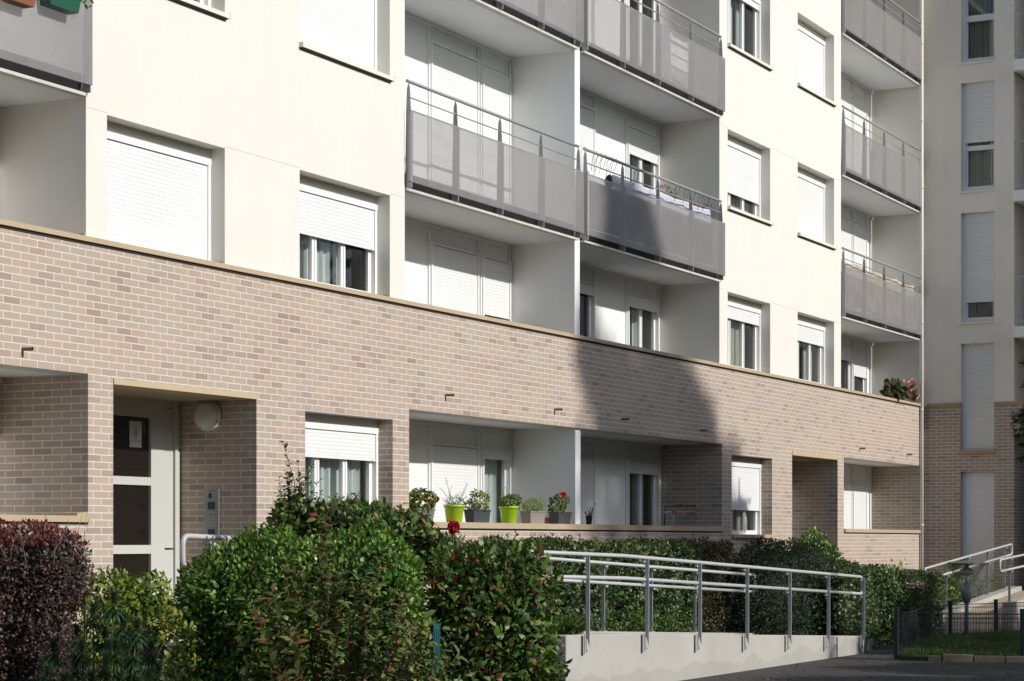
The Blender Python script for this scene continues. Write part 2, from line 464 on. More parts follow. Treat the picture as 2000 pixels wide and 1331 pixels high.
def stems(name, ells, n, mat, parent, r=.006, base=None, seed=1):
    """thin branches from the foot to the crown"""
    rg = random.Random(seed); mb = MB()
    for _ in range(n):
        e = rg.choice(ells)
        d = Vector((rg.gauss(0, 1), rg.gauss(0, 1), abs(rg.gauss(0, 1))+.2)).normalized()
        tip = Vector((e[0]+d.x*e[3]*.95, e[1]+d.y*e[4]*.95, e[2]+d.z*e[5]*.95))
        fx = (base[0] if base else e[0])+rg.uniform(-.15, .15); fy = (base[1] if base else e[1])+rg.uniform(-.15, .15)
        ft = Vector((fx, fy, 0))
        mid = ft.lerp(tip, .5)+Vector((rg.uniform(-.1, .1), rg.uniform(-.1, .1), .12))
        mb.tube([ft, ft.lerp(mid, .5)+Vector((0, 0, .05)), mid, mid.lerp(tip, .6), tip], [r*1.8, r*1.5, r*1.2, r*.8, r*.4], 5, False)
    return mb.build(name, mat, parent)
def shoot_arrays(base, tip, n, spread=.5):
    base = np.array(base); tip = np.array(tip)
    t = np.linspace(.08, 1, n)
    ax = tip-base
    P = base+ax*t[:, None]
    an = np.arange(n)*2.4
    a1 = np.cross(ax, [0.3, .5, .1]); a1 /= np.linalg.norm(a1); a2 = np.cross(ax/np.linalg.norm(ax), a1)
    side = np.cos(an)[:, None]*a1+np.sin(an)[:, None]*a2
    D = side+ax/np.linalg.norm(ax)*spread
    Nn = ax/np.linalg.norm(ax)*1.0-side*.4+RNG.normal(size=(n, 3))*.2
    return P, D, Nn

# ================================================================== THE MAIN BUILDING
FL = 2.65
X0, X1 = 4.0, 43.1
CORN = 43.1
bld = empty('apartment_building', (24, 0, 0), 'long cream apartment block with pale brick ground storey and perforated grey balconies', 'apartment building')

XA = X_(172)            # end of the left loggia
C1 = (X_(213), X_(443)); C2 = (X_(589), X_(765))
LB = (X_(794), X_(1130)); LC = (X_(1140), X_(1408))
C3 = (X_(1424), X_(1507)); C4 = (X_(1560.5), X_(1631.6)); LD = (X_(1645), CORN-.06)
ENT = (X_(221), X_(501)); GW2 = (X_(596), X_(767)); GBC = (X_(799), X_(1410))
GW3 = (X_(1429), X_(1508)); ENT2 = (X_(1547), X_(1636)); GD = (X_(1648), CORN-.06)
WY = 1.12
Z_LINT, Z_COPB, Z_COPT, Z_SILL = E(1.585), E(2.822), E(2.875), E(.185)
SLABS = [E(4.19), E(6.84), E(9.49)]
HEADS = [E(4.08), E(6.73), E(9.38)]; SILLB = [None, E(5.42), E(8.07)]
ZTOP = E(12.2)
LEFTX = 9.0    # left end of the modelled building

def wall_grid(x0, x1, z0, z1, holes, y0, y1, name, mat, parent):
    xs = sorted({x0, x1, *[h[0] for h in holes], *[h[1] for h in holes]})
    zs = sorted({z0, z1, *[h[2] for h in holes], *[h[3] for h in holes]})
    xs = [x for x in xs if x0 <= x <= x1]; zs = [z for z in zs if z0 <= z <= z1]
    def hole(cx, cz): return any(h[0] < cx < h[1] and h[2] < cz < h[3] for h in holes)
    full = [[not hole((xs[i]+xs[i+1])/2, (zs[j]+zs[j+1])/2) for j in range(len(zs)-1)] for i in range(len(xs)-1)]
    mb = MB(); nx, nz = len(xs)-1, len(zs)-1
    g = lambda i, j: 0 <= i < nx and 0 <= j < nz and full[i][j]
    for i in range(nx):
        for j in range(nz):
            if not full[i][j]: continue
            a, b, c, d = xs[i], xs[i+1], zs[j], zs[j+1]
            mb.quad((a, y0, c), (b, y0, c), (b, y0, d), (a, y0, d))
            mb.quad((b, y1, c), (a, y1, c), (a, y1, d), (b, y1, d))
            if not g(i-1, j): mb.quad((a, y1, c), (a, y0, c), (a, y0, d), (a, y1, d))
            if not g(i+1, j): mb.quad((b, y0, c), (b, y1, c), (b, y1, d), (b, y0, d))
            if not g(i, j-1): mb.quad((a, y1, c), (b, y1, c), (b, y0, c), (a, y0, c))
            if not g(i, j+1): mb.quad((a, y0, d), (b, y0, d), (b, y1, d), (a, y1, d))
    return mb.build(name, mat, parent)

# brick storey
gholes = [(LEFTX-1, XA, E(.245), Z_LINT), (ENT[0], ENT[1], -1, Z_LINT-.02), (GW2[0], GW2[1], E(.125), E(1.443)),
          (GBC[0], GBC[1], E(.245), Z_LINT), (GW3[0], GW3[1], E(.125), E(1.43)), (ENT2[0], ENT2[1], -1, Z_LINT+.01),
          (GD[0], GD[1], E(.245), Z_LINT)]
gholes[0] = (LEFTX+.4, XA, E(.245), Z_LINT)
wall_grid(LEFTX, CORN, 0, Z_COPB, gholes, 0, .30, 'brick_wall', M_brick, bld)
# rendered storeys
holes = [(LEFTX+.4, XA, Z_COPB-.5, ZTOP-.1)]
for k in range(4):
    hd = E(4.08)+FL*k; zb = E(5.42)+FL*(k-1) if k else Z_COPB-.5
    for c in (C1, C2, C3, C4): holes.append((c[0], c[1], zb, min(hd, ZTOP-.01)))
for c in ((LB[0], LC[1]), LD): holes.append((c[0], c[1], Z_COPB-.5, ZTOP-.1))
wall_grid(LEFTX, CORN, Z_COPB, ZTOP, holes, .025, .30, 'rendered_wall', M_st, bld)
# expansion joints: shallow grooves read as thin lines
M_joint = simple('joint_cream', (.56, .52, .46), .9)
for k in range(3):
    z = E(4.10)+FL*k
    segs = [(XA+.01, C1[0]), (C1[1], C2[0]), (C2[1], LB[0]-.01), (LC[1]+.01, C3[0]), (C3[1], C4[0]), (C4[1], LD[0]-.01)]
    for a, b in segs: mb = MB(); mb.box(a, b, .0235, .03, z-.004, z+.004); mb.build('joint_line', M_joint, bld)
# coping along the top of the brick storey, in lengths
xs = [LEFTX, XA+.1, C1[1]+.05, X_(800), X_(1140)+1.6, X_(1412), X_(1645)+2, CORN-.02]
mb = MB()
for a, b in zip(xs[:-1], xs[1:]):
    mb.prism([(-.035, Z_COPB), (-.035, Z_COPT-.004), (.0, Z_COPT), (.30, Z_COPT), (.30, Z_COPB+.001), (-.02, Z_COPB+.001)], 'x', a+.0015, b-.0015)
mb.build('coping', M_cope, bld)
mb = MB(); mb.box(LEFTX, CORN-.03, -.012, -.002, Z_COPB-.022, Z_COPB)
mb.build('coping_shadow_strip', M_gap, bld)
# brown upstands beside jambs
for x in (XA, C1[1], C2[1], LC[1], C3[1], C4[1]): mb = MB(); mb.prism([(x-.02, Z_COPT), (x-.003, Z_COPT), (x-.003, Z_COPT+.035), (x-.02, Z_COPT+.03)], 'y', .03, .22); mb.build('flashing', M_soff, bld)
# ground-floor parapet sills (brown)
def ledge(x0, x1, z0, z1, y0=-.035, y1=.30, name='ledge'):
    mb = MB(); L = x1-x0; k = max(1, round(L/2.6))
    for i in range(k):
        a = x0+L*i/k; b = x0+L*(i+1)/k
        mb.box(a+.001, b-.001, y0, y1, z0, z1)
    o = mb.build(name, M_cope, bld)
    mb = MB(); mb.box(x0+.01, x1-.01, y0+.022, -.002, z0-.018, z0)  # near-black strip under the ledge standing in for its shade
    mb.build('ledge_shadow_strip', M_gap, bld); return o
ledge(LEFTX+.4, XA-.002, E(.1855), E(.2455)); ledge(GBC[0]+.002, GBC[1]-.002, E(.172), E(.246)); ledge(GD[0]+.002, GD[1]-.002, E(.182), E(.246))
mb = MB(); mb.prism([(XA-.16, E(.2457)), (XA-.003, E(.2457)), (XA-.003, E(.285)), (XA-.16, E(.27))], 'y', .0, .25); mb.build('flashing', M_soff, bld)
for w in (GW2, GW3):
    mb = MB(); mb.box(w[0]-.01, w[1]+.05, -.045, .20, E(.065), E(.1255)); mb.build('ledge', M_cope, bld)
# entrance lintel trims and soffits
M_lint = simple('lintel_tan', (.50, .40, .26), .6)
mb = MB()
mb.box(ENT[0]+.001, ENT[1]-.001, -.012, .30, Z_LINT-.075, Z_LINT-.021); mb.build('lintel_trim', M_lint, bld); mb = MB()
mb.box(ENT2[0]+.001, ENT2[1]-.001, -.012, .30, Z_LINT-.06, Z_LINT+.009)
mb.build('lintel_trim', M_lint, bld)

# ----- side walls and ceilings of the loggias
YB = WY+.3
def sbox(x0, x1, y0, y1, z0, z1, name, mat): mb = MB(); mb.box(x0, x1, y0, y1, z0, z1); return mb.build(name, mat, bld)
zc1 = Z_LINT+.0
# ground: brick cheeks
for xa, xb in ((XA, ENT[0]), (ENT[1], ENT[1]+.28), (GBC[0]-.28, GBC[0]), (GBC[1], GBC[1]+.28), (ENT2[0]-.28, ENT2[0]), (ENT2[1], GD[0])):
    sbox(xa, xb, .30, YB, 0, Z_LINT+.02, 'brick_wall', M_brick)
sbox(CORN-.06, CORN+.1, .30, YB, 0, Z_LINT+.02, 'brick_wall', M_brick)
# ground loggia: white divider + front pilaster
DIV = (LB[1], LC[0])
sbox(DIV[0], DIV[1], .05, YB, E(.247), Z_LINT-.002, 'divider_wall', M_stw)
# upper side walls
zt = ZTOP
sbox(XA, XA+.25, .30, YB, Z_COPT+.001, zt, 'side_wall', M_st)
sbox(LB[0]-.25, LB[0], .30, YB, Z_COPT+.001, zt, 'side_wall', M_st)
sbox(DIV[0], DIV[1], .06, YB, Z_COPT+.002, zt, 'divider_wall', M_stw)
sbox(LC[1], LC[1]+.25, .30, YB, Z_COPT+.001, zt, 'side_wall', M_st)
sbox(LD[0]-.25, LD[0], .30, YB, Z_COPT+.001, zt, 'side_wall', M_st)
sbox(CORN-.06, CORN+.1, .30, YB, Z_COPT+.001, zt, 'side_wall', M_st)
# ceilings over the ground floor (also the floor slab of storey 1)
for a, b, m in ((LEFTX+.4, XA, M_ceil), (GBC[0], GBC[1], M_ceil), (GD[0], GD[1], M_ceil), (ENT[0], ENT[1], M_soff), (ENT2[0], ENT2[1], M_soff)):
    sbox(a+.001, b-.001, .301, YB-.02, Z_LINT-(.0 if m is M_ceil else .075), Z_LINT+.24, 'ceiling', m)
# floors of ground loggias and of entrances
for a, b, z in ((LEFTX+.4, XA, 1.0), (GBC[0], GBC[1], 1.0), (GD[0], GD[1], .9)):
    sbox(a+.001, b-.001, .301, YB-.02, z-.2, z, 'floor_slab', M_conc)
for a, b in (ENT, ENT2): sbox(a+.001, b-.001, .0, YB-.02, .3, .78, 'doorstep', M_paving)

# ----- windows
def shutter_mesh(x0, x1, zb, zt, y, name, parent, pitch=.043):
    mb = MB(); z = zt
    prof = []
    while z > zb+.001:
        z2 = max(zb, z-pitch)
        prof += [(y+.001, z), (y-.003, z-.003), (y-.004, (z+z2)/2), (y-.003, z2+.003)]
        z = z2
    prof.append((y+.001, zb))
    for (ya, za), (yb, zb2) in zip(prof[:-1], prof[1:]):
        mb.quad((x0, yb, zb2), (x1, yb, zb2), (x1, ya, za), (x0, ya, za))
    mb.box(x0, x1, y-.008, y+.008, zb-.03, zb-.0005)      # bottom bar
    for x in (x0+.06, x1-.07): mb.box(x, x+.015, y-.016, y-.008, zb-.022, zb-.006)
    return mb.build(name, M_shut, parent)
def curtain_mesh(x0, x1, z0, z1, y, parent, mat, amp=.03, wl=.13, seed=0):
    rg = random.Random(seed); mb = MB(); n = max(8, int((x1-x0)/.02)); ph = rg.random()*6
    pts = []
    for i in range(n+1):
        x = x0+(x1-x0)*i/n
        pts.append((x, y+amp*math.sin(x*2*math.pi/wl+ph+1.5*math.sin(x*3+ph))+amp*.4*math.sin(x*2*math.pi/(wl*.37))))
    for (a, ya), (b, yb) in zip(pts[:-1], pts[1:]): mb.quad((a, ya, z0), (b, yb, z0), (b, yb, z1), (a, ya, z1), True)
    return mb.build('curtain', mat, parent)
def window(x0, x1, z0, z1, y, ns=3, open_=0.0, cur=M_cur, parent=bld, head=.10, seed=0, curt=None, axis=None, dark=False, sill=None, box_h=.07, side=.045):
    """framed window with roller shutter; open_ = share of the height left open at the bottom"""
    fr = MB()
    zt = z1-head
    fr.box(x0, x1, y-.012, y+.10, zt-box_h, zt)                    # shutter casing edge
    fr.box(x0, x0+side, y-.006, y+.10, z0, zt-box_h)                # guide rails
    fr.box(x1-side, x1, y-.006, y+.10, z0, zt-box_h)
    a, b = x0+side, x1-side; top = zt-box_h
    yf = y+.055
    if open_ > 0:
        w = (b-a)/ns
        fr.box(a, b, yf, yf+.05, z0, z0+.07); fr.box(a, b, yf, yf+.05, top-.06, top)
        for i in range(ns+1):
            c = a+w*i; hw = .050 if 0 < i < ns else .06
            xa_, xb_ = max(a, c-hw), min(b, c+hw)
            fr.box(xa_, xb_, yf, yf+.05, z0+.07, top-.06)
            if 0 < i < ns: fr.box(c-.006, c+.006, yf-.012, yf, z0+.05, top)
    o = fr.build('window', M_upvc, parent)
    if head > .02:
        mb = MB(); mb.box(x0, x1, y+.004, y+.10, zt, z1); mb.build('window_head', M_upvc if axis == 'log' else M_st, o)
    zb = z0+(top-z0)*open_
    if open_ < 1: shutter_mesh(a+.001, b-.001, zb+(.03 if open_ > 0 else .031), top-.006, y+.012, 'shutter', o)
    if open_ > 0:
        mb = MB(); mb.quad((a, yf+.03, z0+.05), (b, yf+.03, z0+.05), (b, yf+.03, top), (a, yf+.03, top)); mb.build('pane', M_glass, o)
        w = (b-a)/ns
        if curt is None: curt = [1]*ns
        for i, c in enumerate(curt):
            if c: curtain_mesh(a+w*i+(.02), a+w*i+w*c, z0+.02, top, yf+.16, o, cur, seed=seed+i)
        mb = MB()  # the room behind
        q = .9; ya = yf+.051; xa_, xb_ = x0, x1
        mb.quad((xa_, ya+q, z0-.1), (xb_, ya+q, z0-.1), (xb_, ya+q, z1), (xa_, ya+q, z1))
        mb.quad((xa_, ya, z0-.1), (xa_, ya+q, z0-.1), (xa_, ya+q, z1), (xa_, ya, z1))
        mb.quad((xb_, ya, z0-.1), (xb_, ya+q, z0-.1), (xb_, ya+q, z1), (xb_, ya, z1))
        mb.quad((xa_, ya, z0-.1), (xb_, ya, z0-.1), (xb_, ya+q, z0-.1), (xa_, ya+q, z0-.1))
        mb.quad((xa_, ya, z1), (xb_, ya, z1), (xb_, ya+q, z1), (xa_, ya+q, z1))
        mb.build('interior', M_room, o)
    if sill:
        mb = MB(); mb.prism([(-.03, sill), (-.03, sill+.045), (.20, sill+.06), (.20, sill)], 'x', x0-.015, x1+.02)
        mb.box(x0-.018, x0-.0151, -.034, .03, sill-.002, sill+.055); mb.box(x1+.0201, x1+.023, -.034, .03, sill-.002, sill+.055)
        mb.build('sill', M_sill, o)
        mb = MB(); mb.box(x0, x1, -.012, .024, sill-.012, sill-.0005); mb.build('sill_shadow_strip', M_gap, o)  # dark strip painted in where the sill shades the wall
    return o
YW = .205
def col_window(c, k, open_, curt=None, cur=M_cur, seed=0):
    hd = E(4.08)+FL*k
    if k == 0: window(c[0], c[1], Z_COPT+.001, hd, YW, 3, open_, cur, seed=seed, curt=curt)
    else:
        s = E(5.42)+FL*(k-1); window(c[0], c[1], s+.06, hd, YW, 3, open_, cur, seed=seed, curt=curt, sill=s)
col_window(C1, 0, 0); col_window(C1, 1, .45, [1, .9, .9], seed=3); col_window(C1, 2, 0); 
col_window(C2, 0, .54, [1, 1, .35], seed=9); col_window(C2, 1, 0); col_window(C2, 2, 0)
col_window(C3, 0, .80, [0, 1, .75], M_cur3, seed=12); col_window(C3, 1, .28, [0, 1, 1], M_cur3, seed=15); col_window(C3, 2, .9, [0, .75, .35], seed=18); col_window(C3, 3, 0)
col_window(C4, 0, .72, [0, .6, .9], seed=21); col_window(C4, 1, 0); col_window(C4, 2, 0); col_window(C4, 3, 0)
window(GW2[0], GW2[1], E(.126), E(1.443), YW, 3, .72, seed=25, curt=[1, 1, 1])
window(GW3[0], GW3[1], E(.126), E(1.43), YW, 3, .36, seed=28, curt=[0, .9, .9], cur=M_cur3)
# white front under the small ground window
# ----- loggia back walls
def X1_(px): return X_(px, WY)
def door_unit(x0, x1, zf, ztop, open_, cur=M_cur, ns=1, seed=0, curt=None):
    return window(x0, x1, zf, ztop, WY-.09, ns, open_, cur, head=0.0, seed=seed, curt=curt, axis='log', box_h=.02, side=.035)
def backwall(x0, x1, z0, z1, units, ztop):
    """infill wall with holes for the units"""
    hs = [(u[0], u[1], z0-.5, ztop) for u in units]
    wall_grid(x0, x1, z0, z1, hs, WY-.05, WY+.03, 'infill_wall', M_panelw, bld)
    mb = MB()
    for u in units:
        mb.box(u[0]-.035, u[0]-.0005, WY-.075, WY-.051, z0, z1-.06)
        mb.box(u[1]+.0005, u[1]+.035, WY-.075, WY-.051, z0, z1-.06)
    mb.box(x0, x1, WY-.08, WY-.0505, z1-.055, z1-.002)
    mb.build('infill_trim', M_upvc, bld)
B1, B2 = (X1_(831), X1_(924.5)), (X1_(932), X1_(987))
Cw1, Cw2 = (X1_(1100), X1_(1152)), (X1_(1217), X1_(1277.5))
D1, D2 = (X1_(1625), X1_(1657)), (X1_(1658.5), X1_(1685.5))
A1, A2 = (11.0, 12.5), (13.0, 14.6)
def storey(k):
    zf = E(1.80)+FL*k
    zc = SLABS[k]
    zt_ = E(3.94)+FL*k
    return zf, zc, zt_
opB = [(.0, .63), (0, 0), (0, 0)]; opC = [(.92, .91), (0, .80), (.7, .86)]; opD = [(.89, .76), (0, 0), (0, 0)]; opA = [(0, 0), (0, 0), (.5, 0)]
for k in range(3):
    zf, zc, zt_ = storey(k)
    backwall(LEFTX+.4, XA, zf, zc, (A1, A2), zt_); door_unit(*A1, zf, zt_, opA[k][0], seed=30+k); door_unit(*A2, zf, zt_, opA[k][1])
    backwall(LB[0], DIV[0], zf, zc, (B1, B2), zt_); door_unit(*B1, zf, zt_, opB[k][0], seed=31+k); door_unit(*B2, zf, zt_, opB[k][1], seed=41+k, curt=[0])
    backwall(DIV[1], LC[1], zf, zc, (Cw1, Cw2), zt_)
    door_unit(*Cw1, zf, zt_, opC[k][0], seed=51+k, curt=[.4]); door_unit(*Cw2, zf, zt_, opC[k][1], ns=2, seed=61+k, curt=[.8, .7] if k < 2 else [0, 0], cur=M_cur)
    backwall(LD[0], LD[1], zf, zc, (D1, D2), zt_); door_unit(*D1, zf, zt_, opD[k][0], seed=71+k, curt=[.5]); door_unit(*D2, zf, zt_, opD[k][1], seed=81+k, curt=[.3])
# ground storey loggias
zt0 = E(1.30)
backwall(LEFTX+.4, XA, 1.0, Z_LINT, (A1, A2), zt0); door_unit(*A1, 1.0, zt0, 0); door_unit(*A2, 1.0, zt0, 0)
backwall(GBC[0], DIV[0], 1.0, Z_LINT, (B1, B2), zt0); door_unit(*B1, 1.0, zt0, 0); door_unit(*B2, 1.0, zt0, .93, seed=91, curt=[1], cur=M_cur)
backwall(DIV[1], GBC[1], 1.0, Z_LINT, (Cw1, Cw2), zt0); door_unit(*Cw1, 1.0, zt0, 0); door_unit(*Cw2, 1.0, zt0, .90, ns=2, seed=95, curt=[.8, .7])
backwall(GD[0], GD[1], .9, Z_LINT, (D1, D2), zt0-.1); door_unit(*D1, .9, zt0-.1, 0); door_unit(*D2, .9, zt0-.1, 0)
# solid block behind everything (keeps the light out)
sbox(LEFTX, CORN-.0, YB+.9, YB+9, 0, ZTOP, 'rear_block', M_st)
sbox(LEFTX, CORN-.0, .30, YB+9, ZTOP, ZTOP+.3, 'roof', M_conc)

# ----- balconies
def balcony(x0, x1, k, proud=-.06, extra=.03):
    zb = SLABS[k]
    mb = MB(); mb.box(x0+.001, x1-.001, .08, WY-.06, zb, zb+.23)
    slab = mb.build('balcony', M_ceil, bld)
    mb = MB(); mb.box(x0+.004, x1-.012, -.005, .079, zb+.001, zb+.022); mb.box(x0+.004, x1-.012, -.008, -.0055, zb+.0, zb+.03); mb.box(x1-.03, x1-.013, -.004, .078, zb+.0225, zb+.085)
    mb.build('drip_edge', M_lip, slab)
    mb = MB(); mb.box(x0+.01, x1-.01, .072, .0795, zb+.024, zb+.225); mb.build('slab_edge', M_gap, slab)
    n = 4; st = (x1-x0)/n
    xa, xb = x0-extra*.3, x1+extra
    z0, z1 = zb+.10, zb+.955
    mb = MB(); 
    for i in range(n):
        a = xa+(xb-xa)*i/n; b = xa+(xb-xa)*(i+1)/n
        mb.box(a+.0015, b-.0015, proud-.001, proud+.001, z0, z1)
    mb.build('perforated_panel', M_perf, slab)
    mb = MB()
    mb.box(xa, xb, proud+.002, proud+.028, z0, z0+.004); mb.box(xa, xb, proud+.002, proud+.014, z1-.018, z1); mb.box(xa, xa+.012, proud-.003, proud+.03, z0, z1+.03)
    mb.box(xb-.012, xb, proud-.003, proud+.03, z0, z1)
    for i in range(1, n):
        a = xa+(xb-xa)*i/n; 
        for q in range(6): mb.box(a-.03, a-.02, proud-.004, proud-.001, z0+.05+q*.15, z0+.06+q*.15)
    mb.build('panel_edge', M_rail, slab)
    mb = MB(); zr = zb+1.305
    mb.tube([(x0+.01, proud+.06, zr), (x1-.01, proud+.06, zr)], .021, 10)
    mb.tube([(x0+.01, proud+.05, zr-.19), (x1-.01, proud+.05, zr-.19)], .010, 8)
    mb.build('handrail', M_rail, slab)
    for i in range(n+1):
        x = x0+st*i; x = min(max(x, x0+.03), x1-.03)
        mb = MB()
        mb.prism([(proud+.004, zb+.03), (proud+.095, zb+.03), (proud+.08, zb+.95), (proud+.07, zr-.10), (proud+.05, zr-.015), (proud+.03, zr-.08), (proud+.012, z1-.1)], 'x', x-.007, x+.007)
        mb.box(x-.022, x+.022, proud+.003, proud+.012, zb+.11, z1-.02)
        mb.build('post', M_rail, slab)
    return slab
for k in range(3):
    balcony(LB[0], DIV[0], k); balcony(DIV[1], LC[1], k); balcony(LD[0], LD[1]-.02, k, extra=.0); balcony(LEFTX+.4, XA, k, extra=-.01)
# bolted end plate of balcony panel beside the divider
mb = MB()
for k in (0, 1, 2):
    zb = SLABS[k]; x = DIV[1]-.012
    mb.box(x, x+.05, -.066, -.0615, zb+.09, zb+.99)
    for q in range(9): mb.lathe([(.008, 0), (.008, -.006)], (x+.025, -.0665, zb+.14+q*.1), 8, 'y')
mb.build('bolted_plate', M_rail, bld)

# ----- spouts
for px, py in ((44, 682), (870, 772), (1083, 800), (1214, 819), (1368, 841), (1679, 876), (1771, 888)):
    p = P_(px, py)
    mb = MB(); z = p.z
    ring = []
    mb.tube([(p.x, .0, z), (p.x, -.115, z-.004)], .017, 12, False); mb.tube([(p.x, -.115, z-.004), (p.x, .0, z)], .014, 12, False)
    mb.build('drain_spout', simple('spout_brown', (.22, .14, .08), .6) if px == 44 else bpy.data.materials['spout_brown'], bld)

# ----- downpipe in the corner
mb = MB(); mb.tube([(CORN-.18, -.05, .2), (CORN-.18, -.05, ZTOP)], .035, 12)
for z in (2, 4.4, 6.2, 7.6, 9, 10.4, 12): mb.lathe([(.042, -.015), (.042, .015)], (CORN-.18, -.05, z), 12)
mb.build('downpipe', simple('pipe_cream', (.70, .68, .60), .5), bld)

# ----- entrance door, lamp, entry panel
dx0, dx1 = ENT[0]+.0, ENT[1]
XE = lambda px: X_(px, WY)
mb = MB()
dz = .78; gx0, gx1 = XE(170), XE(277); fx1 = XE(329)-.01
zs = [EYE+(HOR-y)*T_(250, WY)/F for y in (1180, 1082, 1065, 948, 932, 815)]
zs[0] = dz+.12
DY = WY-.12
ztop = Z_LINT-.075
mb.box(ENT[0]+.001, gx0, DY, DY+.08, dz, ztop)
mb.box(gx0, gx1, DY, DY+.08, dz, zs[0]); mb.box(gx0, gx1, DY, DY+.08, zs[1], zs[2]); mb.box(gx0, gx1, DY, DY+.08, zs[3], zs[4])
mb.box(gx0, gx1, DY, DY+.08, zs[5], ztop)
mb.box(gx1, gx1+.52*(fx1-gx1), DY-.002, DY+.08, dz, ztop)
mb.box(gx1+.52*(fx1-gx1)+.006, fx1-.06, DY+.006, DY+.08, zs[1]+.06, ztop-.08)
mb.box(gx1+.52*(fx1-gx1)+.006, fx1-.06, DY+.004, DY+.08, dz, zs[1]+.04)
mb.box(gx1+.52*(fx1-gx1)+.006, fx1-.06, DY+.004, DY+.08, ztop-.07, ztop)
mb.box(fx1-.055, fx1+.02, DY-.02, DY+.08, dz, ztop)
door = mb.build('entrance_door', M_door, bld)
mb = MB()
for a, b in ((zs[0], zs[1]), (zs[2], zs[3]), (zs[4], zs[5])): mb.box(gx0-.002, gx1-.002, DY+.03, DY+.035, a, b)
t = NT('dark_door_glass'); mdg = t.done(t.bsdf((.014, .011, .009), .08, 0, .5)); mb.build('glass', mdg, door)
sbox(ENT[0], ENT[1], YB-.02, YB+.1, 0, Z_LINT, 'entrance_back_wall', M_room)
# second entrance (dark passage): plain door at the back
mb = MB(); mb.box(ENT2[0]+.001, ENT2[1]-.001, DY, DY+.1, .78, Z_LINT-.076); d2 = mb.build('entrance_door', M_door, bld)
mb = MB(); mb.box(ENT2[0]+.3, ENT2[1]-.5, DY-.004, DY-.001, 1.0, 2.7); mb.build('glass', mdg, d2)
# wall lamp on the right cheek
XR = ENT[1]
c = Q_(408, 812, XR)
mb = MB(); prof = [(.165, 0), (.172, -.02), (.17, -.045), (.15, -.055)]
mb.lathe(prof, (XR, c.y, c.z), 32, 'x')
lamp = mb.build('wall_lamp', simple('lamp_ring', (.62, .62, .60), .5), bld)
mb = MB(); mb.lathe([(.15, -.05), (.145, -.075), (.12, -.10), (.08, -.118), (.03, -.126), (.002, -.127)], (XR, c.y, c.z), 32, 'x')
mb.build('lamp_cover', simple('opal_cover', (.66, .66, .63), .28, var=.1), lamp)
mb = MB()
for a in (.5, 2.1, 3.6, 5.2): mb.lathe([(.007, 0), (.007, -.004)], (XR-.056, c.y+.155*math.cos(a), c.z+.155*math.sin(a)), 8, 'x')
mb.build('screw', M_gap, lamp)
# entry phone panel
a = Q_(401, 956, XR); b = Q_(429, 1048, XR)
mb = MB(); mb.box(XR-.018, XR-.0005, b.y, a.y, b.z, a.z)
M_steel = simple('brushed_steel', (.30, .31, .30), .38, .6, var=.05)
ip = mb.build('entry_phone_panel', M_steel, bld, bevel=.004)
def rel(fu0, fu1, fv0, fv1, d0=.0181, d1=.021):   # fractions from left/top as seen
    y0 = a.y+(b.y-a.y)*fu0; y1 = a.y+(b.y-a.y)*fu1; z0 = a.z+(b.z-a.z)*fv0; z1 = a.z+(b.z-a.z)*fv1
    return (XR-d1, XR-d0, y1, y0, z1, z0)
mb = MB(); mb.box(*rel(.30, .50, .09, .19)); mb.box(*rel(.36, .56, .03, .045)); mb.build('camera_window', M_black, ip)
Mblue = simple('blue_label', (.02, .05, .10), .4)
mb = MB(); mb.box(*rel(.25, .75, .27, .43)); mb.box(*rel(.27, .73, .85, .97)); mb.build('name_display', Mblue, ip)
mb = MB()
for i in range(4): mb.box(*rel(.26+.14*i, .33+.14*i, .48, .51))
for i in range(3):
    for j in range(4): mb.box(*rel(.32+.14*i, .42+.14*i, .56+.06*j, .60+.06*j))
mb.build('key', simple('key_metal', (.42, .43, .42), .35, .5), ip)

# ================================================================== THE WING
wing = empty('apartment_wing', (CORN, -2, 0), 'shaded cream wing at the right end standing at right angles to the long facade', 'apartment building')
def QY(px, X=CORN): return Q_(px, 500, X).y
def QZ(px, py, X=CORN): return Q_(px, py, X).z
WX = CORN
def xwall(y0, y1, z0, z1, holes, x0, x1, name, mat, parent):
    """wall in the plane X = x0 facing -X; holes in (ya, yb, za, zb)"""
    o_holes = [(h[0], h[1], h[2], h[3]) for h in holes]
    ys = sorted({y0, y1, *[h[0] for h in holes], *[h[1] for h in holes]}); zs = sorted({z0, z1, *[h[2] for h in holes], *[h[3] for h in holes]})
    ys = [v for v in ys if y0 <= v <= y1]; zs = [v for v in zs if z0 <= v <= z1]
    def hole(c, d): return any(h[0] < c < h[1] and h[2] < d < h[3] for h in holes)
    full = [[not hole((ys[i]+ys[i+1])/2, (zs[j]+zs[j+1])/2) for j in range(len(zs)-1)] for i in range(len(ys)-1)]
    ny, nz = len(ys)-1, len(zs)-1; g = lambda i, j: 0 <= i < ny and 0 <= j < nz and full[i][j]
    mb = MB()
    for i in range(ny):
        for j in range(nz):
            if not full[i][j]: continue
            a, b, c, d = ys[i], ys[i+1], zs[j], zs[j+1]
            mb.quad((x0, b, c), (x0, a, c), (x0, a, d), (x0, b, d)); mb.quad((x1, a, c), (x1, b, c), (x1, b, d), (x1, a, d))
            if not g(i-1, j): mb.quad((x0, a, c), (x1, a, c), (x1, a, d), (x0, a, d))
            if not g(i+1, j): mb.quad((x1, b, c), (x0, b, c), (x0, b, d), (x1, b, d))
            if not g(i, j-1): mb.quad((x0, a, c), (x0, b, c), (x1, b, c), (x1, a, c))
            if not g(i, j+1): mb.quad((x0, b, d), (x0, a, d), (x1, a, d), (x1, b, d))
    return mb.build(name, mat, parent)
yl, yr = QY(1876), QY(1942)          # window column edges (yl > yr)
WEND = QY(1980)                       # where the recessed balconies begin
